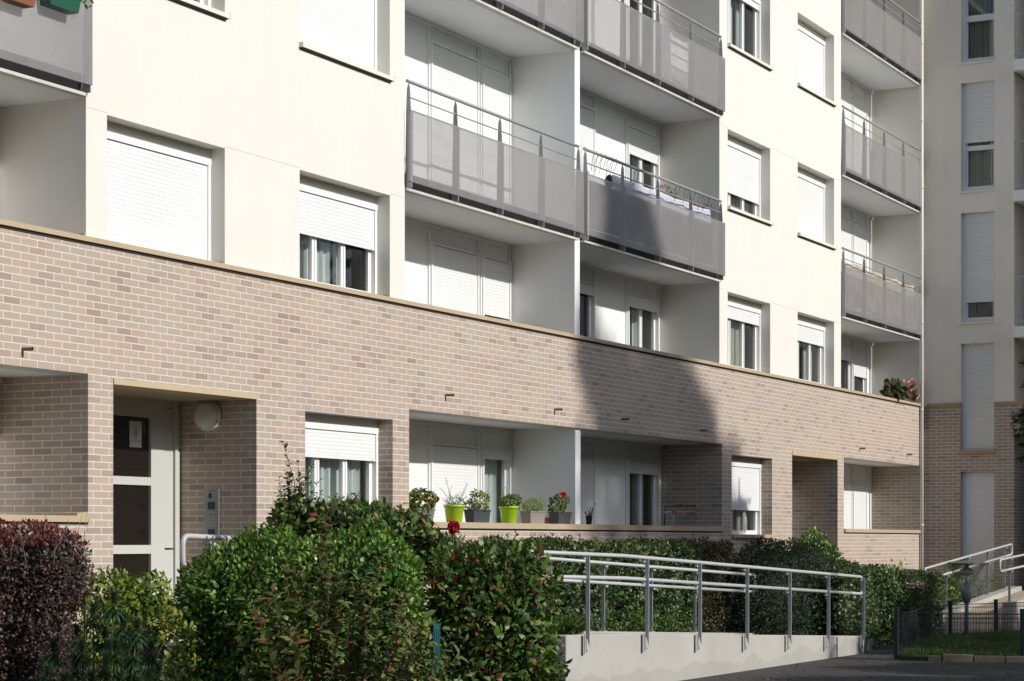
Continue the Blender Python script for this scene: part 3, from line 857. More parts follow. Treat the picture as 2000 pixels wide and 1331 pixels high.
rows = [(QZ(1876, 378), QZ(1876, 163)), (QZ(1876, 634), QZ(1876, 417)), (QZ(1876, 127), QZ(1876, -90))]
wh = [(yr, yl, r[0], r[1]) for r in rows] + [(yr, yl, Z_COPB-.5, QZ(1876, 672))]
xwall(WEND, .0, Z_COPB, ZTOP, wh, WX+.02, WX+.32, 'rendered_wall', M_stwing, wing)
gh = [(yr, yl, QZ(1876, 886), Z_COPB+.5), (yr, yl, -.5, QZ(1880, 922))]
xwall(WEND, .0, 0, Z_COPB, gh, WX, WX+.32, 'brick_wall', M_brickw, wing)
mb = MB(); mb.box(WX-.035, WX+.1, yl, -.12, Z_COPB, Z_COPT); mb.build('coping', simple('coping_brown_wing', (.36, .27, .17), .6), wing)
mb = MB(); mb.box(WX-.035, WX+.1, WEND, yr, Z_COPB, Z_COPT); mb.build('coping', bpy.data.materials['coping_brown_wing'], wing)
mb = MB(); mb.box(WX-.04, WX+.15, yr-.03, yl+.04, QZ(1876, 887), QZ(1876, 880)); mb.build('ledge', bpy.data.materials['coping_brown_wing'], wing)
def wing_window(z0, z1, sh_bottom, transom=None, sill=True, cur=M_cur2, seed=0, full=False):
    x = WX+.14
    mb = MB(); a, b = yr, yl; h = z1-.0
    box_b = z1-.21 if not full else z1-.02
    mb.box(x, x+.1, a, b, box_b, z1)                       # shutter casing
    mb.box(x-.01, x+.1, b-.07, b, z0, box_b); mb.box(x-.01, x+.1, a, a+.02, z0, box_b)
    mb.box(x+.02, x+.1, a+.02, b-.07, z0, z0+.09)
    if transom: mb.box(x+.015, x+.1, a+.02, b-.07, transom[0], transom[1])
    mb.box(x+.04, x+.08, a+.02, a+.06, z0+.09, box_b); mb.box(x+.04, x+.08, b-.11, b-.07, z0+.09, box_b)
    o = mb.build('window', simple('wing_upvc', (.66, .68, .69), .4, var=.02) if 'wing_upvc' not in bpy.data.materials else bpy.data.materials['wing_upvc'], wing)
    if sh_bottom is not None:
        m2 = MB(); z = box_b; y0, y1 = a+.02, b-.07; prof = []
        while z > sh_bottom+.001:
            z2 = max(sh_bottom, z-.05); prof += [(x+.02, z), (x+.005, z-.006), (x+.004, z2+.006)]; z = z2
        prof.append((x+.02, sh_bottom))
        for (xa, za), (xb, zb) in zip(prof[:-1], prof[1:]): m2.quad((xb, y1, zb), (xb, y0, zb), (xa, y0, za), (xa, y1, za))
        m2.build('shutter', M_shut, o)
    m2 = MB(); m2.quad((x+.06, b, z0), (x+.06, a, z0), (x+.06, a, z1), (x+.06, b, z1)); m2.build('pane', M_glass, o)
    m2 = MB(); n = 40; y0, y1 = a+.03, b-.08
    ps = [(y0+(y1-y0)*i/n, x+.16+.02*math.sin(i*1.3+seed)+.012*math.sin(i*2.9)) for i in range(n+1)]
    for (ya, xa), (yb, xb) in zip(ps[:-1], ps[1:]): m2.quad((xa, ya, z0), (xb, yb, z0), (xb, yb, z1), (xa, ya, z1), True)
    m2.build('curtain', cur, o)
    m2 = MB(); m2.box(x+.5, x+.55, a-.2, b+.2, z0-.3, z1+.3); m2.build('interior', M_room, o)
    if sill:
        m2 = MB(); m2.prism([(WX-.015, z0-.055), (WX-.015, z0-.015), (x, z0-.001), (x, z0-.055)], 'y', a-.02, b+.03); m2.build('sill', M_sill, o)
for (z0, z1), sb, tr, cu in ((rows[0], QZ(1900, 277), (QZ(1900, 292), QZ(1900, 283)), M_cur3), (rows[1], QZ(1900, 590), None, M_cur2), (rows[2], None, (QZ(1900, 39), QZ(1900, 27)), M_cur2)):
    wing_window(z0+.055, z1, sb, tr, cur=cu, seed=z0)
wing_window(QZ(1876, 880), QZ(1876, 672), QZ(1876, 876), None, sill=False)
wing_window(.35, QZ(1880, 922), .5, None, sill=False, full=True)
# recessed balconies beyond the wall end
mb = MB(); mb.box(WX+1.2, WX+1.3, WEND-6, WEND+.2, 0, ZTOP); mb.build('recess_back_wall', M_stwing, wing)
mb = MB(); mb.box(WX+.32, WX+1.2, WEND, WEND+.2, 0, ZTOP); mb.build('recess_cheek', M_stwing, wing)
mb = MB(); mb.box(WX, WX+.3, WEND-1.5, WEND-.01, Z_COPB-.55, Z_COPB); mb.build('brick_wall', M_brickw, wing)
mb = MB(); mb.box(WX, WX+.3, WEND-6, WEND-1.501, 0, Z_COPB); mb.build('brick_wall', M_brickw, wing)  # unseen front brought in closer to shade the ground recess
mb = MB(); mb.box(WX+.01, WX+1.19, WEND-6, WEND-1.6, Z_COPT+.001, ZTOP); mb.build('rendered_wall', M_stwing, wing)  # unseen side wall added to keep sun off the recessed balconies
mb = MB(); mb.box(WX+.301, WX+1.19, WEND-1.7, WEND-1.501, 0, Z_COPB); mb.build('brick_wall', M_brickw, wing)  # unseen return wall added to shade the ground recess
mb = MB(); mb.box(WX+.25, WX+1.2, WEND-.02, WEND-.002, 0, Z_COPB-.01); mb.build('brick_wall', M_brickw, wing)
mb = MB(); mb.box(WX-.03, WX+.31, WEND-6, WEND-.0, Z_COPB+.001, Z_COPT); mb.build('coping', bpy.data.materials['coping_brown_wing'], wing); mb = MB(); mb.box(WX-.02, WX+.2, WEND-1.5, WEND-.005, Z_COPB-.61, Z_COPB-.552); mb.build('coping', bpy.data.materials['coping_brown_wing'], wing)
for zz in (QZ(1990, 395), QZ(1990, 660), QZ(1990, 140)):
    mb = MB(); mb.box(WX-.15, WX+1.19, WEND-1.59, WEND-.03, zz, zz+.22); sl = mb.build('balcony', M_ceil, wing)
    mb = MB(); mb.box(WX-.14, WX-.11, WEND-1.58, WEND-.05, zz+1.2, zz+1.24); mb.box(WX-.14, WX-.11, WEND-1.58, WEND-.05, zz+.30, zz+.33)
    for i in range(13): mb.box(WX-.13, WX-.118, WEND-.06-i*.11-.012, WEND-.06-i*.11, zz+.2, zz+1.2)
    mb.build('balustrade', M_rail, sl)
    mb = MB(); mb.box(WX+1.15, WX+1.19, WEND-1.2, WEND-.3, zz+.3, zz+2.3); mb.build('balcony_door', mdg, sl)
mb = MB(); mb.box(WX+1.15, WX+1.19, WEND-1.4, WEND-.1, .4, 2.6); mb.build('entrance_door', mdg, wing)
mb = MB(); mb.box(WX+1.31, WX+8, WEND-6, 3, 0, ZTOP); mb.box(WX+.33, WX+1.19, WEND+.21, 3, 0, ZTOP); mb.box(WX, WX+8, WEND-6, 3, ZTOP+.001, ZTOP+.3); mb.build('rear_block', M_stwing, wing)

# ================================================================== GROUND
def sheet(name, pts, z, mat):
    mb = MB(); n = len(pts); mb.v = [(p[0], p[1], z) for p in pts]; mb.f = [tuple(range(n))]; mb.smooth = [False]
    return tag(mb.build(name, mat), kind='structure')
sheet('ground', [(-300, -300), (400, -300), (400, 300), (-300, 300)], 0, M_asph)
YR1, YR2 = CY+9.8, CY+11.15            # front and back rails of the ramp
bed = sheet('planting_bed', [(6, YR2+.12), (CORN, YR2+.12), (CORN, 0), (6, 0)], .012, M_soil)
bed2 = sheet('planting_bed', [(6, -6.6), (X_(1090, YR1), -6.0), (X_(1090, YR1), YR1-.1), (6, YR1-.1)], .008, M_soil)

# ----- ramp
def rail_z(X):
    if X < 21.6: return E(-.156)+.024*(21.6-X)
    return E(-.156)-.0425*(X-21.6)
def ramp_z(X): return rail_z(X)-.90
XW0 = X_(1106, YR1); XW1 = X_(1688, YR1)
mb = MB()
xsr = [XW0, 21.6, 24, 26, 28, XW1] if XW0 < 21.6 else [XW0, 24, 26, 28, XW1]
mb.prism([(XW0, -.02)]+[(x, ramp_z(x)+.03) for x in xsr]+[(XW1, -.02)], 'y', YR1-.0, YR1+.18)
rw = mb.build('ramp_wall', M_conc, None, bevel=.012); tag(rw, 'low pale concrete wall of the ramp with damp stains along its foot', 'wall')
mb = MB()
xs2 = [8.0, 14, 18, 21.6, 26, 30, XW1+1.0]
mb.prism([(8.0, -.02)]+[(x, max(.0, ramp_z(x)-.02)) for x in xs2]+[(XW1+1.0, -.02)], 'y', YR1+.181, YR2-.01)
rs = mb.build('ramp', M_asph); tag(rs, kind='structure')
mb = MB()
mb.prism([(8.0, -.02)]+[(x, max(.02, ramp_z(x)+.04)) for x in xs2[:-1]]+[(XW1-.6, .06), (XW1-.6, -.02)], 'y', YR2-.009, YR2+.14)
kb = mb.build('ramp_kerb', M_conc, None, bevel=.01); tag(kb, 'narrow concrete upstand along the far side of the ramp under the inner handrail', 'kerb')

def rounded(pts, r=.07, k=4):
    out = [Vector(pts[0])]
    for i in range(1, len(pts)-1):
        p, a, b = Vector(pts[i]), Vector(pts[i-1]), Vector(pts[i+1])
        u = (a-p).normalized(); v = (b-p).normalized(); rr = min(r, (a-p).length*.45, (b-p).length*.45)
        s, e = p+u*rr, p+v*rr
        for j in range(k+1):
            t = j/k; out.append(s*(1-t)**2+p*2*t*(1-t)+e*t*t)
    out.append(Vector(pts[-1])); return out
def handrail(name, label, Y, xa, xb, posts, zf, lower=.25, closed=(True, True), post_y=None, plate=True, wallface=None, pz=None, group=None, xbr=()):
    o = empty(name, (xa, Y, 0), label, 'handrail', group)
    mid = [x for x in xbr if xa < x < xb]
    top = [(x, Y, zf(x)) for x in [xa]+mid+[xb]]; bot = [(x, Y, zf(x)-lower) for x in [xa]+mid+[xb]]
    mb = MB()
    path = []
    if closed[0]: path += [(xa+.5, Y, zf(xa+.5)-lower), bot[0]]
    path += top
    if closed[1]: path += [bot[-1], (xb-.5, Y, zf(xb-.5)-lower)]
    mb.tube(rounded(path), .0215, 12)
    mb.tube([(xa+(.49 if closed[0] else 0), Y, zf(xa+(.49 if closed[0] else 0))-lower)]+[(x, Y, zf(x)-lower) for x in mid]+[(xb-(.49 if closed[1] else 0), Y, zf(xb-(.49 if closed[1] else 0))-lower)], .0213, 12)
    mb.build('rail', M_railw, o)
    for x in posts:
        z1 = zf(x)-.012
        mb = MB()
        py = (Y-.055) if plate else Y
        zb = pz(x)
        if plate:
            mb.prism([(Y-.055, zb-.10), (Y-.01, zb+.05), (Y-.01, z1-.02), (Y-.02, z1), (Y-.055, z1)], 'x', x-.006, x+.006)
            mb.box(x-.03, x+.03, Y-.012, Y-.002, zb-.17, zb+.04)
            mb.box(x-.045, x+.045, Y-.012, Y+.02, z1-.045, z1-.02)
            mb.box(x-.045, x+.045, Y-.012, Y+.02, z1-.045-lower, z1-.02-lower)
        else:
            mb.prism([(Y+.012, zb), (Y+.055, zb), (Y+.055, z1), (Y+.012, z1)], 'x', x-.006, x+.006)
            mb.box(x-.04, x+.04, Y-.02, Y+.055, z1-.04, z1-.018)
            mb.box(x-.04, x+.04, Y-.02, Y+.055, z1-.04-lower, z1-.018-lower)
            mb.box(x-.05, x+.05, Y+.0, Y+.07, zb, zb+.008)
        po = mb.build('post', M_post, o)
        if plate:
            mb = MB()
            for dz_ in (-.135, .005): mb.lathe([(.010, 0), (.010, -.010)], (x+.012, Y-.0125, zb+dz_), 8, 'y')
            mb.build('bolt', M_steel, po)
    return o
fp = [X_(px, YR1) for px in (1137, 1252, 1355, 1447, 1531, 1607, 1678)]
sp_ = (fp[-1]-fp[0])/6
front_posts = [fp[0]+sp_*i for i in range(7)]
handrail('handrail', 'pale steel handrail bolted along the face of the concrete ramp wall, nearest the camera', YR1-.035, X_(1010, YR1), fp[-1]+.02, front_posts, rail_z, closed=(False, True), pz=lambda x: ramp_z(x)+.0, xbr=(21.6,))
bp = [X_(px, YR2) for px in (1087, 1190, 1283.5, 1367.7)]; sb_ = (bp[-1]-bp[0])/3
back_posts = [bp[0]+sb_*i for i in range(-1, 4)]
handrail('handrail', 'inner steel handrail of the ramp in front of the long clipped hedge', YR2+.05, X_(1015, YR2), X_(1480, YR2), back_posts, rail_z, closed=(False, True), plate=False, pz=lambda x: ramp_z(x)+.04, xbr=(21.6,))
# left piece near the door
YL = YR1+.1
xl0 = X_(357, YL); xl1 = X_(900, YL)
def zl(x): return E((HOR-1047)*T_(357, YL)/F)-(x-xl0)*.030
handrail('handrail', 'steel handrail with a rounded loop end beside the entrance under the entry phone', YL, xl0, xl1, [X_(412, YL), X_(412, YL)+1.55, X_(412, YL)+3.1], zl, closed=(True, False), plate=False, pz=lambda x: .75)

# ----- ramp by the wing
YS1, YS2 = -1.95, -3.05
xs0, xs1 = X_(1806, YS1), X_(1976, YS1)
def zr1(x): 
    za = P_(1806, 1111, YS1).z; zb_ = P_(1976, 1063, YS1).z
    return za+(zb_-za)*(x-xs0)/(xs1-xs0)
handrail('handrail', 'sloping steel handrail before the ground floor door of the wing, on the planted side', YS1, xs0, xs1, [X_(p, YS1) for p in (1851, 1893, 1932, 1965)], zr1, lower=.21, closed=(True, True), plate=False, pz=lambda x: zr1(x)-.85)
xs2_, xs3 = X_(1953, YS2), X_(1953, YS2)+5
def zr2(x):
    za = P_(1953, 1094, YS2).z; zb_ = P_(2000, 1084, YS2).z; xb_ = X_(2000, YS2)
    return za+(zb_-za)*(x-xs2_)/(xb_-xs2_)
handrail('handrail', 'short stretch of steel handrail cut by the right picture edge beside the wing ramp', YS2, xs2_, xs3, [X_(1975, YS2), X_(1975, YS2)+1.6, X_(1975, YS2)+3.2], zr2, lower=.21, closed=(True, True), plate=False, pz=lambda x: zr2(x)-.82)
mb = MB(); xa_ = X_(1835, YS1)
def zs1(x): return max(.02, zr1(x)-.86)
xxs = [xa_, xa_+2, xa_+4, xs1, WX-.1]
mb.prism([(xa_-1.6, -.02), (xa_-1.6, .05)]+[(x, min(zs1(x), zs1(xs1))) for x in xxs]+[(WX-.1, -.02)], 'y', YS1+.10, YS1-.16)
kw = mb.build('ramp_wall', M_conc, None, bevel=.01); tag(kw, 'low concrete kerb wall rising toward the wing under its handrail', 'wall')
mb = MB(); mb.prism([(xa_-.4, -.02), (xa_-.4, .006)]+[(x, max(.03, min(zs1(x), zs1(xs1))-.09)) for x in xxs]+[(WX-.06, -.02)], 'y', YS1-.161, YS2+.1)
tag(mb.build('ramp', M_paving), kind='structure')
mb = MB(); xb_ = X_(1968, YS2)
mb.prism([(xb_, -.02)]+[(x, zr2(x)-.80) for x in (xb_, xb_+2, xb_+5)]+[(xb_+5, -.02)], 'y', YS2+.099, YS2-.1)
kw = mb.build('ramp_wall', M_conc, None, bevel=.01); tag(kw, 'stub of concrete wall carrying the handrail at the right picture edge', 'wall')

# ================================================================== PLANTS
def lobe(px, py, t, rpx, rpz, dep=None):
    p = D_(px, py, t); r = rpx*t/F
    return (p.x, p.y, p.z, r, (dep or r), rpz*t/F)
def foot(ells):
    return Vector((sum(e[0] for e in ells)/len(ells), sum(e[1] for e in ells)/len(ells), 0))
def bush(name, label, cat, ells, n, size, mat, asp=.5, core=.72, cmat=None, nst=14, thick=.22, rough=.18, seed=0., up=.3, rnd=.8, out=.6, cell=1.0, parts=True, group=None, cname='branches'):
    o = empty(name, foot(ells), label, cat, group)
    P, N = blob_points(ells, n, thick, rough, 2.2, seed)
    leaves('foliage', P, N, size, mat, o, asp, up, out, rnd)
    if core: core_mesh('shade_core_mesh', ells, core, cmat or M_core, o)  # dark solid that puts shade into the gaps of the foliage
    if nst: stems(cname, ells, nst, M_stem, o, seed=int(seed)+3)
    return o
def add_shoots(o, lst, size, mat, smat=M_stem, asp=.5, n=14, r=.004, name='shoot', lname='shoot_leaves', spread=.6):
    """lst of (base, tip); one mesh of stems and one of leaves"""
    mb = MB(); Ps, Ds, Ns = [], [], []
    for b, tp in lst:
        b, tp = Vector(b), Vector(tp); k = max(4, int(n*(tp-b).length/.4))
        bend = Vector((random.uniform(-.04, .04), random.uniform(-.04, .04), 0))
        mb.tube([b, b.lerp(tp, .5)+bend, tp], [r, r*.75, r*.35], 5, False)
        P, D, N = shoot_arrays(b, tp, k, spread)
        tt = np.linspace(.08, 1, k); P = P+np.array(bend)[None]*(4*tt*(1-tt))[:, None]*.5
        Ps.append(P); Ds.append(D); Ns.append(N)
        if len(lst) <= 8: mb.build(name, smat, o); mb = MB()
    P, D, N = np.concatenate(Ps), np.concatenate(Ds), np.concatenate(Ns)
    D = D+RNG.normal(size=D.shape)*.25
    L = size*(1+RNG.uniform(-.35, .3, len(P)))
    leaf_mesh(lname, P, D, N, L, L*asp, mat, o, .25)
    if mb.v: mb.build(name, smat, o)

# --- left foreground: purple barberry hedge with red tips
T = 12.6
be = [lobe(-40, 1150, T, 110, 128), lobe(60, 1150, T, 100, 125), lobe(112, 1132, T-.1, 66, 92), lobe(-40, 1300, T, 130, 200), lobe(60, 1300, T, 95, 190), lobe(95, 1300, T-.2, 55, 150)]
o = bush('barberry_hedge', 'clipped purple barberry bush with red shoot tips at the left picture edge', 'hedge', be, 34000, .024, L_purple, .55, .70, M_corep, 60, .30, .10, 1.)
P, N = blob_points(be[:3], 9000, .05, .10, 2.2, 1.)
k = (P[:, 2] > E((1059-1075)*T/F)) & (RNG.random(len(P)) < .75); P, N = P[k], N[k]
leaves('red_tips', P+np.array([0, 0, .02]), N, .026, L_red, o, .45, .9, .4, .6)
tw = MB()
rg = random.Random(4)
for i in range(120):
    p = P_b = None
    e = rg.choice(be[:3]); a = rg.uniform(0, 6.28); q = Vector((e[0]+math.cos(a)*e[3]*rg.uniform(.4, 1.0), e[1]+math.sin(a)*e[4]*rg.uniform(.4, 1.0), e[2]+e[5]*rg.uniform(-.7, .7)))
    tw.tube([q, q+Vector((rg.uniform(-.08, .08), rg.uniform(-.08, .08), rg.uniform(.12, .3)))], [.0028, .0015], 4, False)
tw.build('pale_twigs', simple('pale_twig', (.30, .22, .15), .8), o)

# --- yellow green shrub
ye = [lobe(225, 1170, 13.6, 50, 55), lobe(285, 1185, 13.7, 48, 55), lobe(215, 1240, 13.4, 60, 80), lobe(300, 1260, 13.5, 60, 80)]
o = bush('golden_shrub', 'loose yellow green shrub in front of the entrance door', 'shrub', ye, 3600, .040, L_yellow, .55, .45, None, 24, .4, .5, 7., .5)
add_shoots(o, [(D_(px+random.uniform(-12, 12), 1190, 13.6), D_(px, py, 13.6)) for px, py in ((196, 1125), (215, 1112), (236, 1104), (250, 1122), (278, 1118), (292, 1128), (306, 1140), (322, 1150), (186, 1150), (265, 1130), (332, 1166))], .034, L_yellow, M_stemg, .55, 22, .003)

# --- spurge with needle whorls
sp0 = D_(190, 1300, 12.0)
o = empty('spurge_plant', (sp0.x, sp0.y, 0), 'blue green spurge with whorls of narrow leaves between the purple bush and the golden shrub', 'plant')
Ps, Ds, Ns, Ls = [], [], [], []
mb = MB(); rg = random.Random(5)
wl = [(222, 1168), (238, 1212), (150, 1232), (205, 1235), (268, 1222), (104, 1262), (148, 1292), (206, 1288), (255, 1300), (92, 1312), (182, 1190), (296, 1262), (125, 1330), (178, 1325), (232, 1325), (290, 1320), (160, 1262), (225, 1262), (70, 1340), (262, 1268), (310, 1305)]
for px, py in wl:
    t = 11.6+rg.uniform(-.3, .3); c = D_(px, py, t)
    ft = Vector((sp0.x+(c.x-sp0.x)*.5, sp0.y+(c.y-sp0.y)*.5, 0)); 
    mb.tube([ft, ft.lerp(c, .6)+Vector((0, 0, .02)), c], [.006, .005, .004], 6, False)
    n = 120
    ph = np.arange(n)*2.39996; f = np.linspace(0, 1, n); el = 1.25-f*1.75
    D = np.stack([np.cos(ph)*np.cos(el), np.sin(ph)*np.cos(el), np.sin(el)], 1)
    ax = (c-ft).normalized()
    P = np.array(c)[None]-np.array(ax)[None]*(f*.075)[:, None]
    Ps.append(P); Ds.append(D+np.array([0, 0, -.1])); Ns.append(np.tile([0, 0, 1.], (n, 1))+D*-.5); Ls.append(.065+.04*f)
    n = 26; f = RNG.random(n); ph = RNG.random(n)*6.28
    P = np.array(c)[None]-np.array(ax)[None]*(.08+f*.35)[:, None]
    D = np.stack([np.cos(ph), np.sin(ph), -.3+0*ph], 1); Ps.append(P); Ds.append(D); Ns.append(np.tile([0, 0, 1.], (n, 1))); Ls.append(np.full(n, .06))
P, D, N, L = map(np.concatenate, (Ps, Ds, Ns, Ls))
leaf_mesh('foliage', P, D, N, L, L*.13, L_spurge, o, .2); mb.build('stem', M_stemg, o)

# --- the big glossy green bush
T = 14.2
ge_ = [lobe(455, 1165, T, 112, 118), lobe(560, 1160, T, 130, 120), lobe(680, 1165, T, 125, 122), lobe(750, 1160, T+.15, 90, 112), lobe(520, 1120, T+.1, 100, 82), lobe(450, 1290, T, 105, 200), lobe(590, 1300, T-.1, 150, 200), lobe(740, 1300, T, 110, 200)]
o = bush('laurel_bush', 'large rounded glossy green bush in the centre foreground', 'bush', ge_, 42000, .042, L_laurel, .50, .58, None, 30, .26, .26, 11., .35)
P, N = blob_points(ge_[:4], 5000, .03, .12, 2.2, 11.); k = N[:, 2] > .35
leaves('sunlit_young_tips', P[k][:2600], N[k][:2600], .036, leafmat('sunlit_young_leaf', [(0, (.07, .15, .02)), (1, (.20, .30, .05))], .35, .3), o, .45, 1.0, .3, .6)  # paler young tips on upward faces, brightened to carry the sunlit top

# --- loose olive-brown shrub before it
o = empty('loose_shrub', D_(645, 1331, 12.9)*1.0, 'loose open shrub with olive and reddish pointed leaves in front of the big glossy bush', 'shrub')
o.location.z = 0
bs = Vector((o.location.x, o.location.y, 0)); lst = []
rg = random.Random(8)
tips = [(640, 1010), (628, 1060), (752, 1092), (705, 1135), (560, 1085), (500, 1105), (525, 1150), (595, 1110), (668, 1100), (800, 1150), (488, 1190), (545, 1200), (620, 1170), (690, 1190), (740, 1180), (790, 1200), (820, 1240), (470, 1250), (520, 1260), (580, 1230), (650, 1240), (715, 1240), (770, 1260), (495, 1310), (560, 1300), (610, 1290), (680, 1290), (740, 1300), (790, 1310), (650, 1320), (700, 1330), (530, 1330), (830, 1205), (600, 1330), (575, 1150), (655, 1140), (845, 1250), (835, 1280), (868, 1300), (855, 1325), (875, 1255), (820, 1290)]
for px, py in tips:
    tp = D_(px+rg.uniform(-8, 8), py, 12.9+rg.uniform(-.35, .35)); b = bs.lerp(Vector((tp.x, tp.y, 0)), .45); b.z = tp.z*.45-rg.uniform(0, .1)
    lst.append((b, tp)); lst.append((b.lerp(tp, .3)+Vector((rg.uniform(-.05, .05),)*3), tp+Vector((rg.uniform(-.18, .18), rg.uniform(-.18, .18), -rg.uniform(.05, .25)))))
add_shoots(o, lst, .078, L_olive, M_stem, .42, 24, .005, 'stem', 'foliage', .7)
mb = MB()
for b, tp in lst[::2]: mb.tube([bs, b.lerp(bs, .4)+Vector((0, 0, .05)), b], [.011, .009, .006], 6, False)
mb.build('branches', M_stem, o)

# --- photinia on the right of the foreground group
T = 14.6
ph_ = [lobe(925, 1160, T, 90, 104), lobe(1005, 1165, T+.1, 80, 96), lobe(900, 1260, T, 95, 120), lobe(1000, 1270, T, 85, 130), lobe(955, 1350, T, 110, 160)]
o = bush('photinia_bush', 'broad leaved shrub with bronze and yellowing leaves left of the ramp wall', 'bush', ph_, 9500, .062, L_photinia, .48, .52, None, 40, .34, .28, 17., .35)
lst = []
rg = random.Random(18)
for px, py in ((870, 1068), (905, 1062), (925, 1075), (950, 1060), (975, 1066), (1000, 1078), (1020, 1072), (1045, 1090), (1065, 1105), (1080, 1135), (1085, 1180), (1078, 1240), (1088, 1280), (1075, 1310), (850, 1090), (835, 1120), (985, 1085), (1055, 1150)):
    tp = D_(px, py, T+rg.uniform(-.3, .3)); lst.append((tp+Vector((rg.uniform(-.12, .02), rg.uniform(-.06, .06), -rg.uniform(.2, .32))), tp))
add_shoots(o, lst, .062, L_photinia, M_stem, .48, 17, .004)
# teal post half hidden in the shrubs
p = D_(848, 1222, 14.0)
mb = MB(); mb.box(p.x-.045, p.x+.045, p.y-.02, p.y+.02, 0, p.z); mb.box(p.x-.05, p.x+.05, p.y-.025, p.y+.025, p.z, p.z+.012); 
for q in (-.03, .0, .03): mb.box(p.x+q-.004, p.x+q+.004, p.y-.024, p.y-.0205, .05, p.z-.03)
tag(mb.build('metal_post', M_teal), 'teal green metal post half hidden among the foreground shrubs', 'post')

# --- taller shrub behind, in front of the ground floor window
T = 16.6
bk = [lobe(590, 1020, T, 62, 48), lobe(680, 1025, T, 95, 50), lobe(770, 1050, T+.1, 80, 48), lobe(850, 1085, T+.1, 60, 45), lobe(690, 1120, T, 150, 90)]
o = bush('tall_photinia_bush', 'arching dark leaved shrub with tall upright shoots beneath the ground floor window', 'bush', bk, 6500, .066, L_photinia, .45, .5, None, 30, .35, .22, 23., .4)
lst = []
for b, tp in (((575, 1020), (553, 866)), ((580, 1010), (582, 905)), ((590, 1010), (602, 925)), ((560, 1020), (545, 935)), ((570, 1020), (566, 930)), ((600, 1010), (622, 940)), ((585, 1010), (590, 945)), ((550, 1030), (536, 985)), ((640, 1010), (660, 968)), ((700, 1010), (728, 985)), ((760, 1020), (800, 1002)), ((800, 1040), (838, 1008)), ((845, 1060), (890, 1040)), ((860, 1060), (905, 1052)), ((560, 1030), (528, 1010)), ((610, 1010), (628, 960)), ((680, 1010), (700, 965)), ((735, 1020), (765, 990)), ((575, 1020), (612, 905))):
    lst.append((D_(*b, T), D_(*tp, T+random.uniform(-.1, .1))))
for i in range(26):
    px = random.uniform(540, 625); lst.append((D_(px+10, 1030, T), D_(px, random.uniform(915, 1000)+abs(px-575)*.6, T+random.uniform(-.15, .15))))
for i in range(16):
    px = random.uniform(630, 850); lst.append((D_(px-20, 1050, T), D_(px, 975+max(0, px-740)*.45+random.uniform(-12, 20), T+random.uniform(-.15, .15))))
add_shoots(o, lst, .052, L_photinia, M_stem, .5, 24, .004)
c = D_(886, 1030, 16.4); 
ro = empty('red_rose', (c.x, c.y, 0), 'single deep pink red rose on its stem before the lime green pots', 'rose')
mb = MB(); mb.tube([(c.x-.05, c.y, 0), (c.x-.03, c.y+.02, c.z*.6), (c.x, c.y, c.z-.02)], [.006, .004, .003], 6); mb.build('stem', M_stemg, ro)
n = 90; d = rdir(n); P = np.array(c)+d*np.array([.014, .014, .02]); leaf_mesh('flower', P, d*np.array([1, 1, .8])+np.array([0, 0, .5]), d*.6+rdir(n)*.4+np.array([0,0,.1]), np.full(n, .040), np.full(n, .040), L_rose, ro, -.3)
P, D, N = shoot_arrays((c.x-.03, c.y+.02, c.z*.6), (c.x, c.y, c.z-.06), 14, .5); leaf_mesh('leaf', P, D, N, np.full(14, .05), np.full(14, .025), L_photinia, ro, .2)

# --- long clipped hedge behind the ramp
def hedge(name, label, x0, x1, y0, y1, z1, n, size, mat, seed, thick=.07, rough=.07, cmat=None, rnd=.9, asp=.5, shoots=0, rd=.25):
    o = empty(name, ((x0+x1)/2, (y0+y1)/2, 0), label, 'hedge')
    P, N = box_points(x0, x1, y0, y1, -.2, z1, n, thick, rough, 1.6, seed, rd)
    leaves('foliage', P, N, size, mat, o, asp, .35, .6, rnd)
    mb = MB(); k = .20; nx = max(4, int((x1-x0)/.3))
    mb.box(x0+k, x1-k, y0+k, y1-k, 0, z1-k*1.3); mb.build('shade_core_mesh', cmat or M_core, o)  # dark block deepening the shade between hedge leaves
    if shoots:
        rg = random.Random(int(seed)); l = []
        for _ in range(shoots):
            q = Vector((rg.uniform(x0, x1), rg.uniform(y0, y0+(y1-y0)*.7), z1-.08)); l.append((q, q+Vector((rg.uniform(-.06, .06), rg.uniform(-.08, .04), rg.uniform(.10, .24)))))
        add_shoots(o, l, size, mat, M_stem, asp, 24, .003)
    return o
hy0, hy1 = YR2+.42, -.22
hx0, hxm, hx1 = X_(1035, hy0), X_(1372, hy0), X_(1440, hy0)
hedge('clipped_hedge', 'long clipped green hedge between the ramp and the brick wall under the potted plants', hx0, hxm, hy0, hy1, 1.60, 40000, .058, L_hedge, 31, shoots=60, rough=.09)
hedge('clipped_hedge', 'browning twiggy end of hedge next to the dark domed shrub', hxm+.02, hx1, hy0, hy1, 1.62, 22000, .042, L_hbrown, 37, thick=.12, rough=.12, shoots=14)
